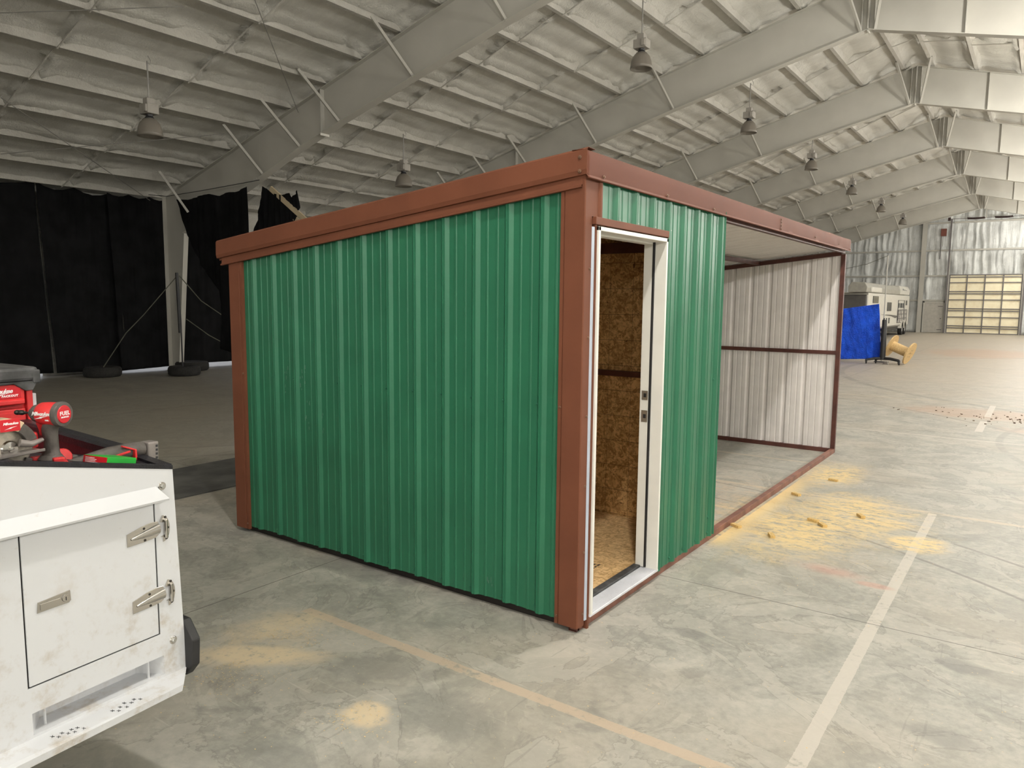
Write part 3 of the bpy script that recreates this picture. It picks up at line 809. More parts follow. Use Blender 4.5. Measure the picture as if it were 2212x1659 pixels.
# far end wall of the lean-to, pale inside
ribbed('lean_to_end_panel', sheet_profile(-W_, -.02, RIB0 + .07), lambda u, h, v: (u, L_ + .03 + h, v), .05, lambda u: zbotf(u) + .01, 'white_panel', shed)
# partition between the room and the lean-to
ribbed('partition_panel', sheet_profile(-W_, -.02, RIB0), lambda u, h, v: (u, LG_ + .0 + h * .5, v), .05, lambda u: zbotf(u) + .02, 'white_panel', shed)
# roof sheets: ribs run front to back
def roofP(u, h, v): return (v, u, 2.475 + SL * v + h)
ribbed('roof_panel', sheet_profile(-.05, L_ + .06, .09), roofP, -W_ - .1, .015, 'white_panel', shed)
# steel base tubes
T = .05
def stube(name, lo, hi, mat='brown_steel'): return box(name, lo, hi, mat, shed, .002)
M['shadow_tube'] = simple('shade_painted_tube', (.012, .008, .007), .6)  # brown rail blackened: shade under the end panel painted into its colour
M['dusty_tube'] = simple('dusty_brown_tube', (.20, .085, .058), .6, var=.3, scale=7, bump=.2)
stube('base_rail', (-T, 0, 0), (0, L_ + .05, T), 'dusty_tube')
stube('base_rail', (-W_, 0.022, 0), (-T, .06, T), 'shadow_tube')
stube('base_rail', (-W_, L_, 0), (-T, L_ + .05, T))
stube('base_rail', (-W_, .05, 0), (-W_ + T, L_, T))
stube('base_rail', (-W_ + T, LG_ - .05, 0), (-T, LG_, T))
# open tube end at the near corner
bm = NB()
for lo, hi in (((-.05, -.012, 0), (-.047, .02, .05)), ((-.003, -.012, 0), (0, .02, .05)), ((-.05, -.012, 0), (0, .02, .003)), ((-.05, -.012, .047), (0, .02, .05))): bm_box(bm, lo, hi)
obj('tube_end', bm, 'brown_steel', shed)
# posts
for x, y in ((-T, L_), (-W_, L_), (-W_, 0.012), (-T, LG_ - T), (-W_, LG_ - T)):
    stube('post', (x, y, T), (x + T, y + T, zbotf(x) - (.04 if y > 3 else 0)))
stube('post', (-.085, .055, .05), (-.035, .078, 2.4))
def sloped(name, y, x0, x1, dz, h, w=.05):
    bm = NB(); bm_prism(bm, [(x0, zbotf(x0) + dz), (x1, zbotf(x1) + dz), (x1, zbotf(x1) + dz - h), (x0, zbotf(x0) + dz - h)], 'y', y, y + w)
    return obj(name, bm, 'brown_steel', shed)
sloped('top_rail', L_ - .005, -W_, -.05, -.005, .05)
sloped('top_rail', LG_ - .05, -W_, -.05, -.005, .05)
sloped('top_rail', .012, -W_, -.0, -.01, .05)
stube('mid_rail', (-W_, L_ + .0, 1.205), (-T, L_ + .03, 1.25))
stube('mid_rail', (-W_, LG_ - .11, 1.225), (-.05, LG_ - .06, 1.268))
for x in (-1.03, -2.1): stube('roof_purlin', (x - .025, .05, zbotf(x) - .045), (x + .025, L_, zbotf(x) + .005))
stube('roof_purlin', (-W_, .05, zbotf(-W_) - .05), (-W_ + .05, L_, zbotf(-W_)))
bm = NB(); bm_prism(bm, [(LG_, zbotf(0) + .0), (L_, zbotf(0) + .0), (L_, zbotf(0) - .035), (LG_, zbotf(0) - .035)], 'x', -.05, -.005); obj('eave_beam', bm, 'brown_steel', shed)
# fascia on the end, sheet folded: face, lower return and J trim beneath
def prof_strip(name, prof, path, mat, parent, thick=.0015, jit=None):
    """prof: (out, up) points; path: list of (origin, out_dir)"""
    bm = NB(); prev = None
    for i, (o, d) in enumerate(path):
        cur = [bm.verts.new(Vector(o) + Vector(d) * a + Vector((0, 0, b)) + (jit(i, k) if jit else Vector())) for k, (a, b) in enumerate(prof)]
        if prev:
            for k in range(len(prof) - 1): bm.faces.new((prev[k], cur[k], cur[k + 1], prev[k + 1]))
        prev = cur
    return obj(name, bm, mat, parent, solid=thick, smooth=(True if jit else False))
xs_ = fr(-3.22, .032, .14)
prof_strip('fascia_trim', [(-.06, .012), (.012, .014), (.022, .004), (.024, -.095), (.018, -.118), (-.004, -.122), (-.006, -.135)], [((x, -.03 + .004 * math.sin(x * 3), ztopf(x)), (0, -1, 0)) for x in xs_], 'brown', shed)
prof_strip('lower_trim', [(-.0, -.122), (.004, -.165), (.014, -.168), (.014, -.178), (0, -.18)], [((x, -.036, ztopf(x)), (0, -1, 0)) for x in fr(-3.17, .0, .3)], 'brown', shed)
M['brown_gloss'] = simple('brown_gloss_paint', (.140, .050, .031), .6, var=.05, scale=2)
M['brown_gloss'].node_tree.nodes['Principled BSDF'].inputs['Specular IOR Level'].default_value = .15
ysf = fr(-.052, L_ + .1, .03)
def dent(i, k):
    y = ysf[i]
    if k in (0, 6, 7) : return Vector()
    a = max(0, (y - 2.9) / 3.2)
    d = a * (.006 * noise.noise(Vector((y * 2.2, k * .35, 3))) + .005 * noise.noise(Vector((y * 5.0, k * .5, 9))))
    return Vector((d, 0, a * .006 * noise.noise(Vector((y * 3, 1, 1)))))
prof_strip('front_fascia', [(-.09, .014), (-.03, .014), (-.006, .010), (.0, -.02), (.0, -.055), (.0, -.09), (-.001, -.112), (.010, -.126), (.006, -.132)], [((.03, y, 2.566 if True else 0), (1, 0, 0)) for y in ysf], 'brown_gloss', shed, jit=dent)
# corner trims
def ctrim(name, pts, z0, z1, mat='brown'):
    bm = NB(); prev = None
    for p in pts:
        zz1 = z1(p[0]) if callable(z1) else z1
        cur = [bm.verts.new((p[0], p[1], z0)), bm.verts.new((p[0], p[1], zz1))]
        if prev: bm.faces.new((prev[0], cur[0], cur[1], prev[1]))
        prev = cur
    return obj(name, bm, mat, shed, solid=.0015)
ctrim('corner_trim', [(-.13, -.013), (-.13, -.034), (-.112, -.034), (-.106, -.022), (-.103, -.036), (.012, -.036), (.016, -.03), (.016, .035), (.012, .044), (.004, .046)], .03, 2.255)
ctrim('corner_trim', [(-.13, -.013), (-.13, -.034), (-.112, -.034), (-.106, -.022), (-.103, -.036), (.012, -.036), (.016, -.03), (.016, .10), (.022, .105), (.026, .115), (.026, .128), (.01, .13)], 2.253, 2.46)
ctrim('corner_trim', [(-2.93, -.013), (-2.93, -.034), (-2.955, -.034), (-2.96, -.02), (-2.965, -.036), (-3.085, -.036), (-3.09, -.03), (-3.09, .09), (-3.075, .10)], .03, lambda x: zbotf(x) - .02)
ctrim('edge_trim', [(-.0, LG_ + .012), (.03, LG_ + .022), (.033, LG_ + .026)], .055, 2.47, 'green')
# door surround
o = ctrim('pale_edge_strip', [(.012, .036), (.020, .040), (.021, .058), (.012, .062)], .055, 2.2, 'strip')
box('door_jamb_trim', (-.03, .061, .0), (.024, .080, 2.212), 'brown', shed)
box('door_jamb_trim', (-.01, .966, .1), (.030, .974, 2.215), 'brown', shed)
box('door_head_trim', (.0, .048, 2.212), (.036, .976, 2.252), 'brown', shed, .003)
df = thing('door_frame', '', '', (0, 0, 0)); del df['label'], df['category']; df.parent = shed
y0, y1, zh = .080, .966, 2.205
for a, b in ((y0, y0 + .022), (y1 - .022, y1)):
    box('jamb', (-.112, a, .075), (.036, b, zh), 'white_door', df, .002)
box('head_jamb', (-.112, y0, zh - .022), (.036, y1, zh), 'white_door', df, .002)
for a, b, in ((y0 + .022, y0 + .034), (y1 - .034, y1 - .022)):
    box('door_stop', (-.112, a, .085), (-.052, b, zh - .022), 'white_door', df, .002)
box('door_stop', (-.112, y0 + .022, zh - .034), (-.052, y1 - .022, zh - .022), 'white_door', df, .002)
box('weatherstrip', (-.052, y1 - .036, .085), (-.040, y1 - .022, zh - .022), 'rubber', df)
box('weatherstrip', (-.052, y0 + .022, .085), (-.040, y0 + .032, zh - .022), 'rubber', df)
for z, hh in ((1.218, .03), (1.083, .038)):
    bm = NB(); bm_box(bm, (-.098, y1 - .0375, z - hh), (-.055, y1 - .034, z + hh)); s = obj('strike_plate', bm, 'bolt', df, bevel=.001)
    box('latch_hole', (-.085, y1 - .038, z - .013), (-.066, y1 - .0372, z + .013), 'black', s)
th = box('threshold', (-.078, y0 - .002, .062), (.034, y1 + .010, .078), 'alu', df, .003)
bm = NB()
for k in range(15):
    x = -.072 + k * .0070
    bm_box(bm, (x, y0 + .022, .077), (x + .0032, y1 - .022, .0800))
obj('tread_ribs', bm, 'alu', th)
box('seal_bar', (-.125, y0 + .022, .07), (-.076, y1 - .03, .092), 'black_dusty', th, .004)
box('sill_channel', (-.05, .05, .05), (.0, 1.0, .064), 'brown_steel', shed)
# OSB lining and floor
box('floor_board', (-W_ + .06, .06, .052), (-.112, LG_ - .052, .082), 'osb_floor', shed)
box('partition_board', (-W_ + .05, LG_ - .062, .08), (-.02, LG_ - .05, 2.40), 'osb_wall', shed)
bpy.context.view_layer.update()
box('rear_lining_board', (-W_ + .05, .05, .08), (-W_ + .062, LG_ - .06, 2.08), 'osb_wall', shed)
box('end_lining_board', (-W_ + .06, .05, .08), (-.12, .06, 2.1), 'osb_wall', shed)
box('ceiling_beam', (-1.2, LG_ - .13, 2.19), (-.1, LG_ - .062, 2.27), 'brown_steel', shed)
# stamp on the floor board
bm = NB()
random.seed(3)
for r in range(4):
    xx = -.30 - r * .028; yv = .36
    while yv < .78:
        wd = random.uniform(.012, .04); bm_box(bm, (xx - .014, yv, .082), (xx, yv + wd, .0823)); yv += wd + .010
for a, b in (((-.44, .2), (-.33, .205)), ((-.44, .33), (-.33, .335)), ((-.44, .2), (-.435, .335)), ((-.335, .2), (-.33, .335)), ((-.42, .22), (-.36, .28))): bm_box(bm, (a[0], a[1], .082), (b[0], b[1], .0823))
obj('board_stamp', bm, 'darkink', shed)
# screws
def screw(o_, d, mat='green_screw', r=.0058):
    bm = NB(); Mx = frame_m(o_, d)
    bm_lathe(bm, [(0, .009), (r * .72, .0085), (r * .8, .004), (r * 1.35, .003), (r * 1.45, 0)], 8, Mx); obj('screw', bm, mat, shed, smooth=True)
M['green_screw'] = simple('green_screw_paint', (.03, .17, .1), .35, .2)
for k in range(12):
    x = RIB0 - .2328 * k - .034
    screw((x, -.0125, 1.245), (0, -1, 0)); screw((x, -.0125, .085), (0, -1, 0))
for x in (-.118, -2.945):
    for z in (.075, 1.245): screw((x, -.034, z), (0, -1, 0), 'brass_screw')
for z in (.1, .45, .82, 1.2, 1.62, 1.98): screw((.016, .018, z), (1, 0, 0), 'brass_screw')
for k in range(4): screw((.010, .312 + .2328 * k - .035 + .23 * 4 - .0, .085), (1, 0, 0))
for k in range(4): screw((.010, .312 + .2328 * k + .035, 2.262), (1, 0, 0), 'bolt', .004)
screw((.010, 1.90, 1.25), (1, 0, 0)); screw((.01, 1.9, .2), (1, 0, 0))
for y, z in ((.12, 2.462), (.93, 2.462), (1.72, 2.462), (3.35, 2.462), (3.35, 2.49), (3.35, 2.52), (3.35, 2.545), (4.55, 2.48), (5.6, 2.48), (6.2, 2.46)): screw((.031 + .003, y, z), (1, 0, 0), 'brass_screw', .007)
for x, dz in ((-.01, -.03), (-.01, -.10), (-.02, -.155), (-.5, -.15), (-2.95, -.15), (-1.3, -.155), (-2.2, -.15), (-3.1, -.14)): screw((x, -.054 if dz > -.12 else -.026, ztopf(x) + dz - (.0)), (0, -1, 0), 'brass_screw', .008)
# scratches on the green sheet
bm = NB(); random.seed(11)
for cx, cz, sx, sz, n_ in ((-2.46, 1.22, .02, .09, 7), (-2.28, 1.22, .03, .10, 9), (-2.24, .98, .035, .14, 12), (-.6, .12, .02, .03, 4), (-2.07, .95, .01, .08, 4)):
    for k in range(n_):
        x = cx + random.uniform(-sx, sx); z = cz + random.uniform(-sz, sz)
        # keep on the flat of the sheet
        bm_box(bm, (x, -.0155, z), (x + random.uniform(.003, .008), -.0145, z + random.uniform(.01, .035)))
obj('paint_scratches', bm, simple('scuffed_paint', (.10, .22, .16), .5), shed)

# wood offcuts
OFF = [((.325, 4.61), .5, 'yellow wood offcut farthest along the base rail, near the far corner'), ((.174, 3.78), .1, 'small wood offcut second from the far end, close to the rail'),
       ((.519, 2.99), .3, 'small wood offcut left of the pair in the sawdust'), ((.613, 2.90), -.2, 'larger wood offcut right of the pair in the sawdust'),
       ((.817, 3.37), -.3, 'wood offcut lying farthest out from the rail near the painted line'), ((.052, 2.44), .2, 'wood offcut leaning against the base rail by the green panel'), ((.36, 2.36), -.4, 'wood offcut nearest the camera in the sawdust')]
M['offcut'] = simple('offcut_wood', (.62, .42, .16), .7, var=.15, scale=60)
first = None
for (x, y), a, lab in OFF:
    if first is None:
        bm = NB(); bm_box(bm, (-.019, -.045, 0), (.019, .045, .022)); first = o = obj('wood_offcut', bm, 'offcut', bevel=.001)
    else: o = first.copy(); COL.objects.link(o)
    o.location = (x, y, .0005); o.rotation_euler = (0, 0, a + .9)
    tag(o, lab, 'wood scrap', 'wood offcuts in the sawdust')
# sawdust flakes: uncountable
bm = NB(); random.seed(5)
def flake(x, y, z, s):
    a = random.uniform(0, PI); ca, sa = math.cos(a), math.sin(a); w_, l_ = s * random.uniform(.3, .6), s
    zz = z + random.uniform(0, .002); tl = random.uniform(-.3, .3)
    v = [bm.verts.new((x + ca * u - sa * v_, y + sa * u + ca * v_, zz + abs(u) * abs(tl) + .0008)) for u, v_ in ((-l_, -w_), (l_, -w_), (l_ * .8, w_), (-l_ * .9, w_))]
    bm.faces.new(v)
for k in range(9000):
    r = random.random()
    if r < .4:
        x = .01 + abs(random.gauss(0, .13)); y = random.triangular(1.8, 5.6, 2.6); z = .006 * max(0, 1 - x / .2)
    elif r < .75: x = random.gauss(.5, .3); y = random.gauss(3.0, .8); z = .001
    elif r < .85: x = random.gauss(-1.15, .13); y = random.gauss(-1.2, .2); z = .002
    elif r < .91: x = random.gauss(-.33, .08); y = random.gauss(-1.27, .07); z = .002
    else: x = random.uniform(-2.2, 2); y = random.uniform(-2, 4); z = 0
    if -3.1 < x < .01 and -.02 < y < 2.0: continue
    if -.06 < x < .012 and y > 0: continue
    n = noise.noise(Vector((x * 5, y * 3, 0)))
    if n < -.05 and r < .9: continue
    flake(x, y, z, random.uniform(.002, .0045))
o = obj('sawdust', bm, simple('sawdust_flakes', (.68, .52, .27), .9, var=.2, scale=50)); o['kind'] = 'stuff'
tag(o, 'yellow sawdust strewn along the base rail and over the concrete floor', 'sawdust')
# dirt crumbs near far line
bm = NB(); random.seed(9)
for k in range(90):
    x = random.gauss(1.6, .7); y = random.gauss(10.9, .55); s = random.uniform(.006, .022)
    bm_box(bm, (x, y, 0), (x + s * 1.5, y + s, s * .6))
o = obj('dirt_crumbs', bm, simple('dirt_clod', (.09, .05, .03), .9)); o['kind'] = 'stuff'
tag(o, 'dark red dirt crumbs scattered on the floor across the dashed white line', 'dirt')

# ================================================================== TRUCK
TO = Vector((-.4136, -2.0325, 0)); TRZ = math.radians(5.194)
def TH(name, label, cat, loc, rz=0.0, group=None):
    R = Matrix.Rotation(TRZ, 4, 'Z'); p = TO + (R @ Vector(loc))
    return thing(name, label, cat, p, TRZ + rz, group)
truck = TH('utility_truck', 'white utility truck body with side locker door and step, dirty paint', 'truck', (0, 0, 0))
rimz = lambda s: 1.236 - .209 * (s + .023)
SB = -2.7
def rz_(s): return rimz(max(s, -1.2))
# side skin with the locker opening and the step recess
bm = NB()
def quad(x, pts):
    v = [bm.verts.new((x, a, b)) for a, b in pts]; bm.faces.new(v)
def edge_s(z): return -.023 * max(0, (z - .513)) / .723
DO = (-.517, -.094, .669, 1.136)     # locker door opening s0,s1,z0,z1
RC = (-.51, -.085, .523, .590)       # recess
quad(0, [(SB, rz_(-1.2)), (-1.2, rz_(-1.2)), (DO[0], rz_(DO[0])), (DO[0], DO[3]), (SB, DO[3])][::1])
quad(0, [(DO[0], rz_(DO[0])), (-.023, rz_(-.023)), (edge_s(1.136), DO[3]), (DO[0], DO[3])])
quad(0, [(SB, DO[3]), (DO[0], DO[3]), (DO[0], DO[2]), (SB, DO[2])])
quad(0, [(DO[1], DO[3]), (edge_s(1.136), DO[3]), (edge_s(.669), DO[2]), (DO[1], DO[2])])
quad(0, [(SB, DO[2]), (edge_s(.669), DO[2]), (edge_s(.59), RC[3]), (SB, RC[3])])
quad(0, [(RC[1], RC[3]), (edge_s(.59), RC[3]), (0, RC[2]), (RC[1], RC[2])])
quad(0, [(SB, RC[3]), (RC[0], RC[3]), (RC[0], RC[2]), (SB, RC[2])])
quad(0, [(SB, RC[2]), (RC[0], RC[2]), (RC[1], RC[2]), (0, RC[2]), (0, .49), (SB, .49)])
bmesh.ops.remove_doubles(bm, verts=bm.verts, dist=.0004)
obj('side_panel', bm, 'truck_white', truck, solid=.004)
# recess interior
bm = NB()
v = [bm.verts.new(p) for p in ((0, RC[0], RC[3]), (0, RC[1], RC[3]), (0, RC[1], RC[2]), (0, RC[0], RC[2]), (-.085, RC[0] + .06, RC[3] - .010), (-.085, RC[1] - .05, RC[3] - .010), (-.085, RC[1] - .05, RC[2]), (-.085, RC[0] + .06, RC[2]))]
for f in ((4, 5, 6, 7), (0, 1, 5, 4), (1, 2, 6, 5), (2, 3, 7, 6), (3, 0, 4, 7)): bm.faces.new([v[i] for i in f])
obj('step_recess', bm, 'truck_white', truck, solid=.002)
bm = NB(); bm_tube(bm, [(-.03, RC[0] + .05, RC[2]), (-.03, RC[0] + .05, RC[3])], .004, 6); bm_tube(bm, [(-.02, RC[1] - .045, RC[2]), (-.02, RC[1] - .045, RC[3])], .004, 6)
obj('weld_seam', bm, 'truck_white', truck)
# top box of the side, inner wall, rear skin, underside
bm = NB(); bm_prism(bm, [(-.09, .5), (-.38, .5), (-.38, 1.2), (-.09, 1.2)], 'y', SB, -.030)
for vv in bm.verts:
    if vv.co.z > 1.1: vv.co.z = rz_(vv.co.y) - .006
obj('locker_body', bm, 'truck_white', truck)
# door lid panel, gap is dark behind it
box('door_gap', (-.0044, DO[0], DO[2]), (-.0035, DO[1], DO[3]), 'black', truck)
dr = None
bm = NB(); bm_box(bm, (-.002, DO[0] + .0045, DO[2] + .0045), (.0035, DO[1] - .0055, DO[3] - .003)); dr = obj('locker_door', bm, 'truck_white', truck, bevel=.0015)
# latch
lt = obj('door_latch', (lambda b: (bm_prism(b, [(-.481, .887), (-.478, .919), (-.384, .927), (-.3825, .895), (-.390, .889)], 'x', .0035, .0065), b)[1])(NB()), 'chrome', dr, bevel=.001)
box('latch_paddle', (.0066, -.472, .893), (.0085, -.415, .913), 'chrome', lt, .001)
bm = NB(); bm_lathe(bm, [(0, .003), (.0105, .0028), (.012, 0)], 20, frame_m((.0066, -.3985, .907), (1, 0, 0))); k_ = obj('key_lock', bm, 'chrome', lt, smooth=True)
box('key_slot', (.0096, -.4000, .900), (.0100, -.3975, .911), 'black', lt)
# hinges
def hinge(s0, s1, z):
    h = thing('door_hinge', '', ''); del h['label'], h['category']; h.parent = dr
    bm = NB()
    # tapered strap
    pts = [(s0, z - .026), (s0, z + .016), (s0 + .05, z + .030), (s0 + .085, z + .036), (s0 + .112, z + .034), (s0 + .112, z - .012), (s0 + .10, z - .020), (s0 + .06, z - .024)]
    bm_prism(bm, pts, 'x', .0036, .0062); obj('strap', bm, 'chrome', h, bevel=.001)
    # raised spine
    bm = NB(); prev = None
    for k in range(9):
        f = k / 8; s = s0 + .014 + f * .098; hw = .003 + .015 * f ** .8; zc = z - .004 + .012 * f; r = []
        for j in range(7):
            a = PI * j / 6; r.append(bm.verts.new((.006 + (.003 + .010 * f) * math.sin(a), s, zc + hw * math.cos(a))))
        if prev:
            for j in range(6): bm.faces.new((prev[j], prev[j + 1], r[j + 1], r[j]))
        prev = r
    bm.faces.new(prev); obj('strap_spine', bm, 'chrome', h, smooth=True)
    # body leaf, half-moon
    bm = NB(); pts = [(s1 - .026, z - .025)] + [(s1 - .026 + .026 * math.sin(PI * k / 12), z + .004 - .046 * math.cos(PI * k / 12)) for k in range(13)] + [(s1 - .034, z + .035), (s1 - .036, z + .028), (s1 - .018, z + .024), (s1 - .018, z - .018), (s1 - .034, z - .022)]
    bm_prism(bm, pts, 'x', .001, .0055); obj('leaf', bm, 'chrome', h, bevel=.001)
    tube('pin', [(.012, s1 - .018, z - .028), (.012, s1 - .018, z + .034)], .0055, 'chrome', h)
    for a, b in ((s0 + .022, z - .003), (s0 + .06, z + .022), (s0 + .062, z - .018), (s1 - .016, z + .042), (s1 - .008, z + .004), (s1 - .014, z - .032)):
        bm = NB(); bm_lathe(bm, [(0, .0022), (.0035, .002), (.0045, 0)], 10, frame_m((.0062, a, b), (1, 0, 0))); obj('rivet', bm, 'dark_steel', h, smooth=True)
hinge(-.198, -.044, 1.030); hinge(-.189, -.034, .802)
# drip hood above the door
bm = NB()
vs = [bm.verts.new(p) for p in ((.003, -.60, 1.186), (.003, -.087, 1.182), (.045, -.60, 1.148), (.045, -.068, 1.144), (.043, -.60, 1.142), (.043, -.068, 1.138), (.003, -.087, 1.160), (.003, -.60, 1.16))]
for f in ((0, 1, 3, 2), (2, 3, 5, 4), (4, 5, 6, 7)): bm.faces.new([vs[i] for i in f])
obj('drip_rail', bm, 'truck_white', truck, solid=.002)
bm = NB()
vs = [bm.verts.new(p) for p in ((.003, -1.6, 1.146), (.003, -.66, 1.150), (.003, -.60, 1.186), (.045, -1.6, 1.10), (.045, -.66, 1.106), (.045, -.60, 1.148))]
for f in ((0, 1, 4, 3), (1, 2, 5, 4)): bm.faces.new([vs[i] for i in f])
obj('drip_rail', bm, 'truck_white', truck, solid=.002)
for s, z in ((-.064, 1.179), (-.047, .630)):
    bm = NB(); Mx = frame_m((.0, s, z), (1, 0, 0))
    bm_lathe(bm, [(0, .004), (.0125, .004), (.0145, .002), (.015, 0)], 24, Mx); w_o = obj('washer', bm, 'chrome', truck, smooth=True)
    bm = NB(); bm_lathe(bm, [(0, .011), (.0065, .011), (.0075, .009), (.0075, .003)], 6, Mx); obj('bolt_head', bm, 'bolt', w_o)
# step
bm = NB()
P_ = [(0, SB, .520), (0, .0, .512), (.088, -.075, .505), (.088, SB, .500), (.086, SB, .478), (.086, -.080, .484), (0, -.012, .47), (0, SB, .46)]
vs = [bm.verts.new(p) for p in P_]
for f in ((0, 1, 2, 3), (3, 2, 5, 4), (4, 5, 6, 7), (1, 6, 5, 2)): bm.faces.new([vs[i] for i in f])
st = obj('side_step', bm, 'truck_white', truck, solid=.003)
bm = NB()
for s, x in ((-.475, .035), (-.465, .05), (-.45, .04), (-.44, .055), (-.425, .045), (-.425, .062), (-.41, .05), (-.40, .066), (-.30, .05), (-.288, .064), (-.275, .05), (-.262, .064), (-.255, .04), (-.24, .055), (-.225, .045), (-.212, .058)):
    z = .5145 + (.505 - .5145) * x / .088 + .0012
    for a in (.6, -.6):
        d = Vector((math.cos(a), math.sin(a), 0)) * .0065
        bm_beam(bm, Vector((x, s, z)) - d, Vector((x, s, z)) + d, .0016, .001)
obj('grip_cutouts', bm, 'black', st)
# lid top, black rim
bm = NB(); prev = None
for s in (SB, -1.2, -.9, -.6, -.3, -.023):
    z = rz_(s)
    cur = [bm.verts.new(p) for p in ((.004, s, z - .006), (.005, s, z + .006), (-.002, s, z + .010), (-.02, s, z + .008), (-.022, s, z - .002), (-.40, s, z - .004), (-.40, s, z - .014), (-.004, s, z - .010))]
    if prev:
        for k in range(8): bm.faces.new((prev[k], prev[(k + 1) % 8], cur[(k + 1) % 8], cur[k]))
    else: bm.faces.new(cur[::-1])
    prev = cur
bm.faces.new(prev)
obj('bed_rim', bm, 'bed_liner', truck)
bm = NB()
bm_prism(bm, [(-.0, -.06, ), (-.0, -.024), (-.35, -.024), (-.35, -.06)], 'z', 1.225, 1.248)
for vv in bm.verts:
    if vv.co.z > 1.24: vv.co.z += .035 * min(1, max(0, -vv.co.x / .23))
obj('rear_corner_cap', bm, 'bed_liner', truck)
# rear wall of the bed: maroon face with black padded top rail
bm = NB(); bm_prism(bm, [(-.02, .9), (-1.9, .9), (-1.9, 1.305), (-.72, 1.300), (-.24, 1.262), (-.12, 1.235), (-.02, 1.225)], 'y', -.06, -.036)
obj('bed_rear_wall', bm, 'maroon', truck)
bm = NB(); prev = None
for x, z in ((-.02, 1.236), (-.14, 1.250), (-.228, 1.286), (-.72, 1.316), (-1.9, 1.35)):
    cur = [bm.verts.new((x, y, z + d)) for y, d in ((-.085, -.03), (-.088, -.004), (-.075, .004), (-.03, .002), (-.024, -.006), (-.026, -.04))]
    if prev:
        for k in range(6): bm.faces.new((prev[k], prev[(k + 1) % 6], cur[(k + 1) % 6], cur[k]))
    else: bm.faces.new(cur[::-1])
    prev = cur
bm.faces.new(prev); obj('bed_rear_rail', bm, 'bed_liner', truck)
for x in (-.42, -.66): 
    bm = NB(); bm_lathe(bm, [(0, .004), (.006, .003), (.007, 0)], 12, frame_m((x, -.061, 1.235), (0, -1, 0))); obj('rivet', bm, 'bolt', truck, smooth=True)
box('bed_floor', (-1.9, SB, .98), (-.38, -.03, 1.02), 'bed_liner', truck)
box('rear_skin', (-1.9, -.036, .5), (-.006, -.026, 1.225), 'truck_white', truck)
box('far_side_panel', (-1.92, SB, .5), (-1.9, 0, 1.3), 'truck_white', truck)
bm = NB(); bm_prism(bm, [(-.004, .683), (.045, .619), (.038, .523), (.0, .48), (-.35, .48), (-.35, .69)], 'y', -.004, .03); obj('rear_bumper', bm, 'rubber', truck, bevel=.006)
box('chassis_rail', (-.62, SB, .38), (-.52, -.1, .50), 'black', truck)
for x in (-.16, -1.75):
    for s in (-1.35,):
        wl = thing('wheel', '', ''); del wl['label'], wl['category']; wl.parent = truck; wl.location = (x, s, .38)
        bm = NB(); bm_lathe(bm, [(.22, -.11), (.34, -.12), (.38, -.08), (.38, .08), (.34, .12), (.22, .11)], 32, frame_m((0, 0, 0), (1, 0, 0)), close=True); obj('tyre_casing', bm, 'tyre', wl, smooth=True)
        bm = NB(); bm_lathe(bm, [(0, .05), (.2, .06), (.22, .1), (.22, -.1), (0, -.08)], 24, frame_m((0, 0, 0), (1, 0, 0))); obj('wheel_rim', bm, 'bolt', wl, smooth=True)
box('front_axle', (-1.75, -1.39, .34), (-.16, -1.31, .42), 'black', truck)

# ---- tool chest ------------------------------------------------------
pk = TH('tool_chest', 'red drawer tool chest with dusty black lid standing in the truck bed', 'tool chest', (-.9, -.30, 1.0201))
# local: front face x=0, y from -.28 to +.28, z from 0
box('bottom_shell', (-.40, -.275, 0.0), (-.012, .275, .06), 'black_dusty', pk, .008)
box('chest_body', (-.40, -.27, .05), (-.02, .275, .455), 'red', pk, .006)
lid = box('lid', (-.42, -.295, .455), (.02, .315, .512), 'black_dusty', pk, .014)
bm = NB()
for y in (-.22, -.12, -.02, .08, .18):
    for x in (-.34, -.2, -.08): bm_box(bm, (x - .03, y - .02, .508), (x + .03, y + .02, .5135))
obj('lid_slots', bm, 'black', lid)
box('corner_lug', (-.05, .29, .445), (.022, .32, .50), 'black_dusty', lid, .006)
bm = NB(); bm_prism(bm, [(-.27, .455), (-.27, .42), (-.235, .452), (.215, .452), (.262, .418), (.29, .418), (.31, .455)], 'x', -.01, .018); obj('lid_skirt', bm, 'black_dusty', lid, bevel=.003)
for y in (-.27, .285):
    bm = NB(); bm_box(bm, (-.03, y - .012, .03), (.0, y + .012, .44)); obj('corner_post', bm, 'red', pk, bevel=.004)
box('side_rail', (-.06, .30, .04), (-.03, .325, .40), 'alu', pk, .004)
zs = [(.358, .446), (.262, .350), (.166, .254), (.072, .158)]
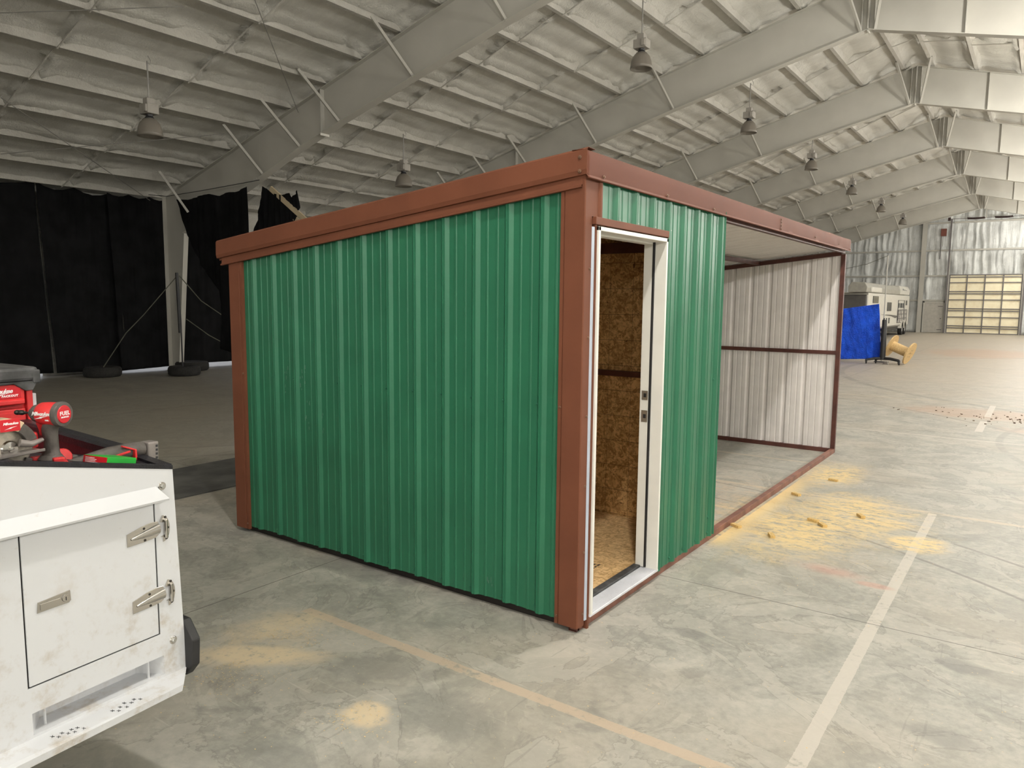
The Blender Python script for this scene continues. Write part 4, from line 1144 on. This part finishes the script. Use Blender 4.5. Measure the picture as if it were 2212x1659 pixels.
for i, (a, b) in enumerate(zs):
    bm = NB(); bm_box(bm, (-.01, -.262, a + .014), (.010, .262, b), ); d_ = obj('drawer', bm, 'red', pk, bevel=.005)
    bm = NB(); bm_prism(bm, [(.010, a + .034), (.022, a + .026), (.022, a + .012), (.006, a + .006), (-.004, a + .014)], 'y', -.255, .255)
    obj('drawer_pull', bm, 'red', d_, bevel=.002)
    bm = NB(); bm_box(bm, (.0095, -.235, a + .036), (.0125, .235, b - .014)); lb = obj('drawer_face', bm, 'red', d_, bevel=.003)
    if i == 0:
        box('label_plate', (.012, .10, a + .036), (.0138, .245, b - .012), 'redlabel', d_, .0005)
        Mt = Matrix(((0, 0, 1, .0142), (1, 0, 0, .170), (0, 1, 0, a + .064), (0, 0, 0, 1)))
        lettering('Milwaukee', .024, Mt, 'whiteink', d_, shear=.35, bold=.0006, spacing=.86)
        Mt = Matrix(((0, 0, 1, .0142), (1, 0, 0, .205), (0, 1, 0, a + .045), (0, 0, 0, 1)))
        lettering('PACKOUT', .0115, Mt, 'whiteink', d_, shear=.1, bold=.0006, spacing=1.15)
        bm = NB()
        for pts in (((.13, a + .041), (.170, a + .0510), (.166, a + .0522), (.212, a + .0590), (.170, a + .0495), (.174, a + .0485)),):
            vs = [bm.verts.new((.0143, p[0], p[1])) for p in pts]; bm.faces.new(vs)
        obj('lightning_mark', bm, 'whiteink', d_, solid=.0003)

def bolt_mark(parent, M_):
    bm = NB(); pts = ((-.030, -.006), (-.004, .001), (-.007, .0025), (.030, .007), (.002, -.0005), (.005, -.002))
    vs = [bm.verts.new(M_ @ Vector((p[0], p[1], .0002))) for p in pts]; bm.faces.new(vs); obj('lightning_mark', bm, 'whiteink', parent, solid=.0003)

# ---- impact driver ---------------------------------------------------
# local frame: origin at foot on the truck lid; +Y rear of tool (towards rear of truck), z up
dv = TH('impact_driver', 'red and grey cordless impact driver standing upright on the black truck rim', 'power tool', (-.115, -.352, 1.302))
HA = Vector((.935, .349, .0)).normalized()     # axis of the head, nose is -HA
hz = .150
def hm(o, d=HA): return frame_m(o, d, (0, 0, 1))
c0 = Vector((0, 0, hz))
bm = NB(); bm_lathe(bm, [(0, -.064), (.013, -.062), (.016, -.056), (.026, -.045), (.0305, -.030), (.031, -.024)], 28, hm(c0)); obj('nose_boot', bm, 'tool_grey', dv, smooth=True)
bm = NB(); bm_lathe(bm, [(.031, -.026), (.0345, -.020), (.036, .0), (.036, .032), (.034, .036)], 28, hm(c0)); hd = obj('motor_housing', bm, 'red', dv, smooth=True)
bm = NB(); bm_lathe(bm, [(.034, .034), (.0385, .036), (.0395, .046), (.037, .052), (.030, .053), (0, .053)], 28, hm(c0)); cap = obj('rear_cap', bm, 'tool_grey', dv, smooth=True)
bm = NB(); bm_lathe(bm, [(0, .0555), (.026, .0552), (.028, .053)], 28, hm(c0)); bd = obj('rear_badge', bm, 'redlabel', cap, smooth=True)
bx_ = Vector((HA.y, -HA.x, 0)); # horizontal, to the camera's right when seen from behind
Mr = Matrix.Translation(c0 + HA * .0558) @ Matrix((( -HA.y, 0, HA.x, 0), (HA.x, 0, HA.y, 0), (0, 1, 0, 0), (0, 0, 0, 1)))
lettering('FUEL', .017, Mr @ Matrix.Translation((0, .003, 0)), 'whiteink', cap, bold=.0004, spacing=1.1)
lettering('BRUSHLESS', .0062, Mr @ Matrix.Translation((0, -.0085, 0)), 'whiteink', cap, bold=.0002)
tube('bit_shaft', [c0 - HA * .062, c0 - HA * .085], .0035, 'dark_steel', dv, 8)
bm = NB(); bm_lathe(bm, [(0, -.118), (.006, -.118), (.0078, -.114), (.0078, -.108), (.0062, -.106), (.0062, -.103), (.0078, -.101), (.0078, -.092), (.0058, -.089), (.0055, -.084), (0, -.083)], 16, hm(c0)); obj('socket_bit', bm, 'dark_steel', dv, smooth=True)
# side print facing the camera (+x side)
sd_ = Vector((HA.y, -HA.x, 0)).normalized()
Ms = Matrix.Translation(c0 + sd_ * .0362 + HA * .004 + Vector((0, 0, .001))) @ Matrix(((HA.x, 0, sd_.x, 0), (HA.y, 0, sd_.y, 0), (0, 1, 0, 0), (0, 0, 0, 1)))
lettering('Milwaukee', .0165, Ms @ Matrix.Translation((0, .003, -.0003)), 'whiteink', hd, shear=.35, bold=.0003, spacing=.9, extr=.0008)
bolt_mark(hd, Ms @ Matrix.Translation((.0, -.008, .0)) @ Matrix.Scale(.85, 4))
lettering('FUEL', .006, Ms @ Matrix.Translation((.018, -.0165, -.004)), 'whiteink', hd, bold=.0002, extr=.002)
# handle: swept rounded section
def loft(name, secs, mat, parent, n=18, smooth=True):
    """secs: (centre, ry, rx) ellipse sections stacked, with y-radius along HA"""
    bm = NB(); prev = None
    for c, ra, rb in secs:
        ring = [bm.verts.new(Vector(c) + HA * ra * math.cos(2 * PI * k / n) + sd_ * rb * math.sin(2 * PI * k / n)) for k in range(n)]
        if prev:
            for k in range(n): bm.faces.new((prev[k], prev[(k + 1) % n], ring[(k + 1) % n], ring[k]))
        else: bm.faces.new(ring[::-1])
        prev = ring
    bm.faces.new(prev); return obj(name, bm, mat, parent, smooth=smooth)
def hp(a, z): return HA * a + Vector((0, 0, z))
loft('grip', [(hp(.000, .018), .031, .026), (hp(.000, .030), .026, .021), (hp(.002, .045), .023, .018), (hp(.002, .07), .022, .0175), (hp(.0, .09), .024, .0185), (hp(.001, .105), .026, .019), (hp(.008, .118), .028, .020), (hp(.012, .130), .030, .022)], 'tool_grey', dv)
loft('foot', [(hp(.0, .002), .040, .030), (hp(.0, .010), .041, .032), (hp(.0, .018), .033, .028), (hp(.0, .022), .031, .026)], 'tool_grey', dv)
loft('trigger_guard', [(hp(-.030, .082), .004, .006), (hp(-.030, .100), .006, .008), (hp(-.026, .112), .016, .010), (hp(-.012, .122), .034, .016), (hp(-.006, .134), .038, .022)], 'red', dv)
loft('trigger', [(hp(-.034, .098), .003, .004), (hp(-.037, .105), .004, .005), (hp(-.034, .113), .006, .006)], 'black', dv)
for sgn in (-1, 1):
    bm = NB(); bm_box(bm, (-.012, -.016, 0), (.008, .016, .022)); q_ = obj('battery_clip', bm, 'red', dv, bevel=.004)
    q_.location = Vector(hp(.038 * sgn, -.004)) + sd_ * .014; q_.rotation_euler = (0, 0, -.2)
loft('battery_base', [(hp(.0, -.03), .048, .036), (hp(.0, -.004), .050, .037), (hp(.0, .004), .044, .033)], 'red', dv)

# ---- circular saw ----------------------------------------------------
sw = TH('circular_saw', 'dusty cordless circular saw with tan blade guard lying behind the truck rim', 'power tool', (-.12, -.522, 1.350))
# blade disc faces the camera (+x); centre at local (0,0,0)
bm = NB(); bm_lathe(bm, [(0, .001), (.066, .001), (.068, 0), (.066, -.001), (0, -.001)], 40, frame_m((.012, .05, .02), (1, .1, 0))); bl = obj('blade', bm, 'blade', sw)
bm = NB(); bm_lathe(bm, [(0, .014), (.008, .013), (.009, .008), (.022, .006), (.026, .001)], 20, frame_m((.012, .05, .012), (1, .1, 0))); obj('arbor_bolt', bm, 'chrome', sw, smooth=True)
def guard(name, a0, a1, r0, r1, x0, x1, mat, cy=.03, cz=.01):
    bm = NB(); prev = None; n = 22
    for k in range(n + 1):
        a = a0 + (a1 - a0) * k / n
        cur = [bm.verts.new((x, cy + r * math.cos(a), cz + r * math.sin(a))) for x, r in ((x0, r0), (x0, r1), (x1, r1), (x1, r0))]
        if prev:
            for j in range(4): bm.faces.new((prev[j], prev[(j + 1) % 4], cur[(j + 1) % 4], cur[j]))
        else: bm.faces.new(cur[::-1])
        prev = cur
    bm.faces.new(prev); return obj(name, bm, mat, sw, bevel=.003)
gd = guard('upper_guard', .95, PI + .1, .064, .096, -.02, .035, 'tan')
guard('guard_band', .28, .95, .064, .093, -.02, .032, 'tool_grey')
bm = NB(); pts = []
Mg = Matrix(((0, 0, 1, .0362), (math.cos(-.15), -math.sin(-.15), 0, .045), (math.sin(-.15), math.cos(-.15), 0, .088), (0, 0, 0, 1)))
box('maker_plate', (.035, .018, .068), (.0365, .072, .104), 'redlabel', gd, .002)
Mg = Matrix(((0, 0, 1, .0368), (1, 0, 0, .046), (0, 1, 0, .091), (0, 0, 0, 1)))
lettering('Milwaukee', .0105, Mg, 'whiteink', gd, shear=.3, bold=.0003, spacing=.9)
bolt_mark(gd, Matrix(((0, 0, 1, .0368), (1, 0, 0, .046), (0, 1, 0, .078), (0, 0, 0, 1))) @ Matrix.Scale(.6, 4))
bm = NB(); bm_beam(bm, (.035, -.30, -.012), (.035, .120, .003), .07, .004); bm_beam(bm, (.069, -.30, -.009), (.069, .120, .006), .004, .008)
obj('base_shoe', bm, 'alu_dark', sw, bevel=.001) if 'alu_dark' in M else obj('base_shoe', bm, 'clear', sw, bevel=.001)
guard('lower_guard', -.35, -2.6, .055, .075, -.012, .02, 'tool_grey', cy=.04, cz=0)
bm = NB(); bm_tube(bm, [(.03, .07, .03), (.035, .10, .022), (.03, .135, .03)], [.012, .010, .006], 10); obj('depth_lever', bm, 'clear', sw, smooth=True)
bm = NB(); bm_box(bm, (-.045, .095, .0), (-.0, .14, .05)); obj('handle_block', bm, 'red', sw, bevel=.008)
bm = NB(); bm_box(bm, (-.09, -.12, -.04), (-.03, .02, .02)); obj('motor_body', bm, 'red', sw, bevel=.015)
tube('rear_handle', [(-.03, -.10, -.03), (-.03, .0, -.055), (-.03, .06, -.045)], .018, 'black_dusty', sw)
# ---- other tools -----------------------------------------------------
bat = TH('battery_pack', 'round topped red battery tool lying behind the green box', 'power tool', (-.22, -.265, 1.275))
bm = NB(); bm_lathe(bm, [(0, .012), (.026, .011), (.030, .005), (.031, -.03), (0, -.03)], 24, frame_m((0, 0, .012), (1, -.2, .3))); obj('round_cap', bm, 'red', bat, smooth=True)
box('pack_body', (-.06, -.04, -.02), (-.01, .06, .01), 'tool_grey', bat, .006)
gb = TH('screw_box', 'green cardboard box with red printed end lying on the truck rim', 'box', (-.075, -.195, 1.262), -.0)
gb.rotation_euler = (math.radians(-11.5), 0, TRZ + .12)
bm = NB(); bm_box(bm, (-.075, -.038, 0), (.035, .070, .032)); obj('carton', bm, 'box_green', gb, bevel=.0015)
box('end_label', (-.075, -.0390, .001), (.033, -.0378, .031), 'redlabel', gb)
for k in range(5): box('print_line', (-.066, -.0393, .024 - k * .0045), (-.066 + (.042, .052, .048, .06, .036)[k], -.0389, .0258 - k * .0045), 'whiteink', gb)
for a in ((.03, .024), (.048, .024)): pass
gt = TH('cordless_cutout_tool', 'long grey cordless tool with red trim and clear vented end lying behind the green box', 'power tool', (-.17, -.14, 1.262))
gt.rotation_euler = (math.radians(-2), 0, TRZ + .05)
bm = NB(); bm_tube(bm, [(0, -.14, .0), (0, -.06, .012), (0, .0, .018), (0, .10, .022), (0, .125, .022)], [.018, .022, .026, .027, .024], 18); obj('tool_body', bm, 'tool_grey', gt, smooth=True)
bm = NB()
bm_beam(bm, (.026, .03, .045), (.026, .075, .028), .012, .006); bm_beam(bm, (.028, .075, .03), (.028, .078, -.012), .018, .008); bm_beam(bm, (.028, -.01, .012), (.028, .06, .024), .006, .008)
obj('red_trim', bm, 'red', gt, bevel=.002)
bm = NB(); bm_box(bm, (-.022, .130, -.040), (.028, .172, .046)); vh = obj('vented_end', bm, 'clear', gt, bevel=.006)
for k in range(5): box('vent_hole', (.028, .158, -.030 + k * .014), (.0290, .166, -.022 + k * .014), 'black', vh)
cb = TH('orange_tool', 'red tool edge at the far left picture edge behind the truck rim', 'power tool', (-.10, -.53, 1.322))
bm = NB(); bm_box(bm, (-.04, -.06, .0), (.03, .03, .022)); obj('housing', bm, 'red', cb, bevel=.008)
tube('strap', [(.02, -.03, .012), (.032, .02, .022), (.03, .05, .006)], .006, 'tool_grey', cb)

# ================================================================== FAR THINGS
# blue tarp hung on a rope between posts
bm = NB(); n, m = 60, 44; G = []
for i in range(n + 1):
    f = i / n; row = []
    for j in range(m + 1):
        g = j / m
        x = -4.0 + 1.79 * f + .15 * g * f; zt_ = 1.56 + .28 * f; zb_ = .05 + .10 * f - .02 * math.sin(f * PI)
        z = zt_ + (zb_ - zt_) * g
        off = .06 * noise.noise(Vector((x * 2.2, z * 1.2, 1))) + .05 * noise.noise(Vector((x * 7 + z * 2, z * 3, 4)))
        off += .03 * math.sin((1 - f) * 18) * max(0, f - .75) * 4 * (1 - abs(g - .5))
        row.append(bm.verts.new((x, 22.0 + off, z)))
    G.append(row)
for i in range(n):
    for j in range(m): bm.faces.new((G[i][j], G[i + 1][j], G[i + 1][j + 1], G[i][j + 1]))
o = obj('blue_tarp', bm, 'tarp', smooth='all', solid=.004); tag(o, 'bright blue tarp hung upright beyond the lean-to post', 'tarp')
t = thing('tarp_stand', 'tall pale pole behind the black post, carrying the tarp rope', 'post', (-2.13, 22.5, 0))
tube('pole', [(0, 0, 0), (0, 0, 3.35)], .016, 'frame_steel', t)
box('foot_plate', (-.2, -.12, 0), (.2, .12, .02), 'black', t)
tag(tube('tarp_rope', [(-2.13, 22.47, 3.34), (-2.7, 22.4, 3.09), (-4.3, 22.3, 2.74)], .008, 'rope', None, 5), 'thin rope running left from the top of the pale pole', 'rope')
# black rolling stand
t = thing('rolling_stand', 'black floor stand with thick post and cross legs on castors', 'stand', (-1.99, 21.78, 0))
bm = NB(); bm_tube(bm, [(0, 0, .14), (0, 0, 1.33), (0, 0, 1.36)], [.085, .07, .06], 20); obj('post', bm, 'black', t, smooth=True)
tube('top_knob', [(-.02, 0, 1.36), (-.02, 0, 1.41)], .02, 'black', t)
for x1, y1 in ((-.42, -.18), (-.2, .12), (.50, -.22), (.42, .22)):
    bm = NB(); bm_tube(bm, [(0, 0, .17), (x1 * .5, y1 * .5, .165), (x1, y1, .12)], [.05, .04, .03], 10)
    lg = obj('leg', bm, 'black', t, smooth=True)
    c_ = (lambda b: (bm_lathe(b, [(0, -.02), (.05, -.02), (.058, -.012), (.058, .012), (.05, .02), (0, .02)], 18, frame_m((x1, y1, .058), (1, .2, 0))), b)[1])(NB())
    obj('castor', c_, 'black', lg, smooth=True)
    box('castor_fork', (x1 - .03, y1 - .012, .06), (x1 + .03, y1 + .012, .14), 'black_dusty', lg)
# wooden cable reel, tipped
A_ = Vector((-1.79, 22.30, .52)); B_ = Vector((-1.335, 22.0, .31)); ax = (B_ - A_)
ln = ax.length
t = thing('cable_reel', 'empty wooden cable reel tipped on its side beside the black stand', 'cable reel', (-1.55, 22.15, 0))
c1 = Vector((-1.80, 22.10, .56)) - Vector((-1.55, 22.15, 0)); c2 = Vector((-1.28, 22.0, .345)) - Vector((-1.55, 22.15, 0))
adir = (c2 - c1).normalized(); 
for c in (c1, c2):
    bm = NB(); bm_lathe(bm, [(.03, -.02), (.35, -.02), (.35, .02), (.03, .02)], 40, frame_m(c, adir), close=True); fl = obj('flange', bm, 'pine', t)
    for k in range(6):
        a = k * PI / 3; Mx = frame_m(c, adir); p = Mx @ Vector((.12 * math.cos(a), .12 * math.sin(a), .021))
        bm = NB(); bm_lathe(bm, [(0, .002), (.014, .002), (.016, 0)], 10, frame_m(p, adir)); obj('bolt', bm, 'dark_steel', fl)
bm = NB(); bm_lathe(bm, [(.15, 0), (.15, (c2 - c1).length)], 20, frame_m(c1, adir)); obj('drum', bm, 'pine', t)
tag(obj('plastic_scrap', (lambda b: (bm_prism(b, [(-1.95, .0), (-1.78, .0), (-1.83, .1), (-1.87, .07), (-1.9, .1)], 'y', 21.55, 21.6), b)[1])(NB()), 'clear'), 'small crumpled grey scrap on the floor under the black stand', 'scrap')

# horse trailer
tr = thing('horse_trailer', 'white horse trailer with dark nose and roof tank parked along the far left', 'trailer', (-5.1, 40, 0))
def TL(x, y): return (x, y - 40)
bm = NB(); bm_box(bm, (-2.3, -3.4, .55), (0, 10.2, 2.42)); obj('trailer_body', bm, 'trailer', tr, bevel=.08)
bm = NB(); bm_box(bm, (-2.25, -3.5, 1.25), (-.06, -3.38, 2.30)); obj('nose_panel', bm, 'trailer_dark', tr, bevel=.06)
bm = NB(); bm_box(bm, (-2.28, -3.46, 2.3), (-.02, 10.2, 2.40)); obj('roof_trim', bm, 'tank', tr)
Mt = Matrix(((1, 0, 0, -1.05), (0, 0, -1, -3.51), (0, 1, 0, 2.02), (0, 0, 0, 1)))
bm = NB(); bm_prism(bm, [(0.005, .9), (.005, .55), (.012, .55), (.012, .9)], 'y', 2, 3); bm.free()
def side(name, y0, y1, z0, z1, mat, par=tr, d=.03, bev=.02): return box(name, (-.01, y0 - 40, z0), (d, y1 - 40, z1), mat, par, bev)
side('window', 37.7, 39.2, 1.90, 2.26, 'glass'); side('window', 42.0, 43.3, 1.47, 1.96, 'glass')
for k, y in enumerate((45.9, 46.55, 47.05, 47.65)): side('slot_window', y, y + .3, 1.64 , 1.93, 'glass')
side('slot_window', 48.7, 49.1, 1.80, 2.10, 'glass')
for a, b, z0, z1 in ((45.7, 45.76, .9, 2.1), (48.0, 48.06, .9, 2.1), (45.7, 48.06, 2.08, 2.1), (45.7, 46.3, 1.45, 1.47)): side('stall_frame', a, b, z0, z1, 'glass', bev=0)
for y in (45.6, 46.0, 46.6, 47.2, 47.9, 48.5, 49.2): side('gate_bar', y, y + .05, .75, 1.5, 'bar', bev=0)
for z in (.75, 1.0, 1.25, 1.5): side('gate_bar', 45.6, 49.25, z, z + .04, 'bar', bev=0)
bm = NB(); bm_prism(bm, [(40.2 - 40, 1.30), (43.0 - 40, 1.27), (46.5 - 40, 1.16), (45.0 - 40, 1.05), (43.5 - 40, 1.18)], 'x', .0, .012); obj('side_swoosh', bm, 'trailer_dark', tr)
for y in (41.9, 42.7): side('vent_slot', y, y + .25, .78, 1.1, 'glass')
side('skirt_line', 36.6, 46.8, .60, .64, 'bar', bev=0)
for y in (47.3, 48.4):
    bm = NB(); bm_lathe(bm, [(.19, -.1), (.36, -.11), (.38, -.08), (.38, .08), (.36, .11), (.19, .1)], 28, frame_m((-.02, y - 40, .385), (1, 0, 0)), close=True); wl = obj('wheel', bm, 'tyre', tr, smooth=True)
    bm = NB(); bm_lathe(bm, [(0, .08), (.17, .07), (.2, .1), (.2, -.1), (0, -.1)], 20, frame_m((-.02, y - 40, .385), (1, 0, 0))); obj('wheel_rim', bm, 'bolt', wl, smooth=True)
    bm = NB(); bm_lathe(bm, [(.42, -.1), (.45, -.1), (.45, .12), (.42, .12)], 28, frame_m((-.02, y - 40, .42), (1, 0, 0)), close=True); 
    for vv in list(bm.verts):
        if vv.co.z < .40: bm.verts.remove(vv)
    obj('wheel_arch', bm, 'trailer', tr, smooth=True)
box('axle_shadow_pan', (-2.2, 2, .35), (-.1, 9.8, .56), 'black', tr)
box('landing_leg', (-.5, -2.6, 0), (-.4, -2.5, .56), 'bar', tr); box('landing_leg', (-1.9, -2.6, 0), (-1.8, -2.5, .56), 'bar', tr)
tk = thing('roof_hay_pod', 'long grey pod with white end on the trailer roof', 'roof pod', (-5.5, 43, 2.42))
bm = NB(); bm_prism(bm, [(-.45, 0.0), (.38, .0), (.42, .25), (.30, .48), (-.3, .5), (-.45, .3)], 'y', -7.0, 5.2); obj('pod_body', bm, 'tank', tk, bevel=.03)
bm = NB(); bm_prism(bm, [(-.45, 0.02), (.44, .02), (.46, .3), (.34, .54), (-.3, .56), (-.45, .3)], 'y', 3.2, 6.6); obj('pod_end', bm, 'trailer', tk, bevel=.03)
for k, y in enumerate((3.8, 4.4, 5.0)): box('pod_logo', (.452, y, .26), (.462, y + .3, .36 - .03 * k), 'glass', tk)
o = tag((lambda b: (bm_box(b, (-5.75, 36.9, 2.43), (-5.0, 39.6, 2.70)), obj('air_conditioner', b, 'trailer', bevel=.06))[1])(NB()), 'cream air conditioner box on the trailer roof, nearest to the camera', 'air conditioner')
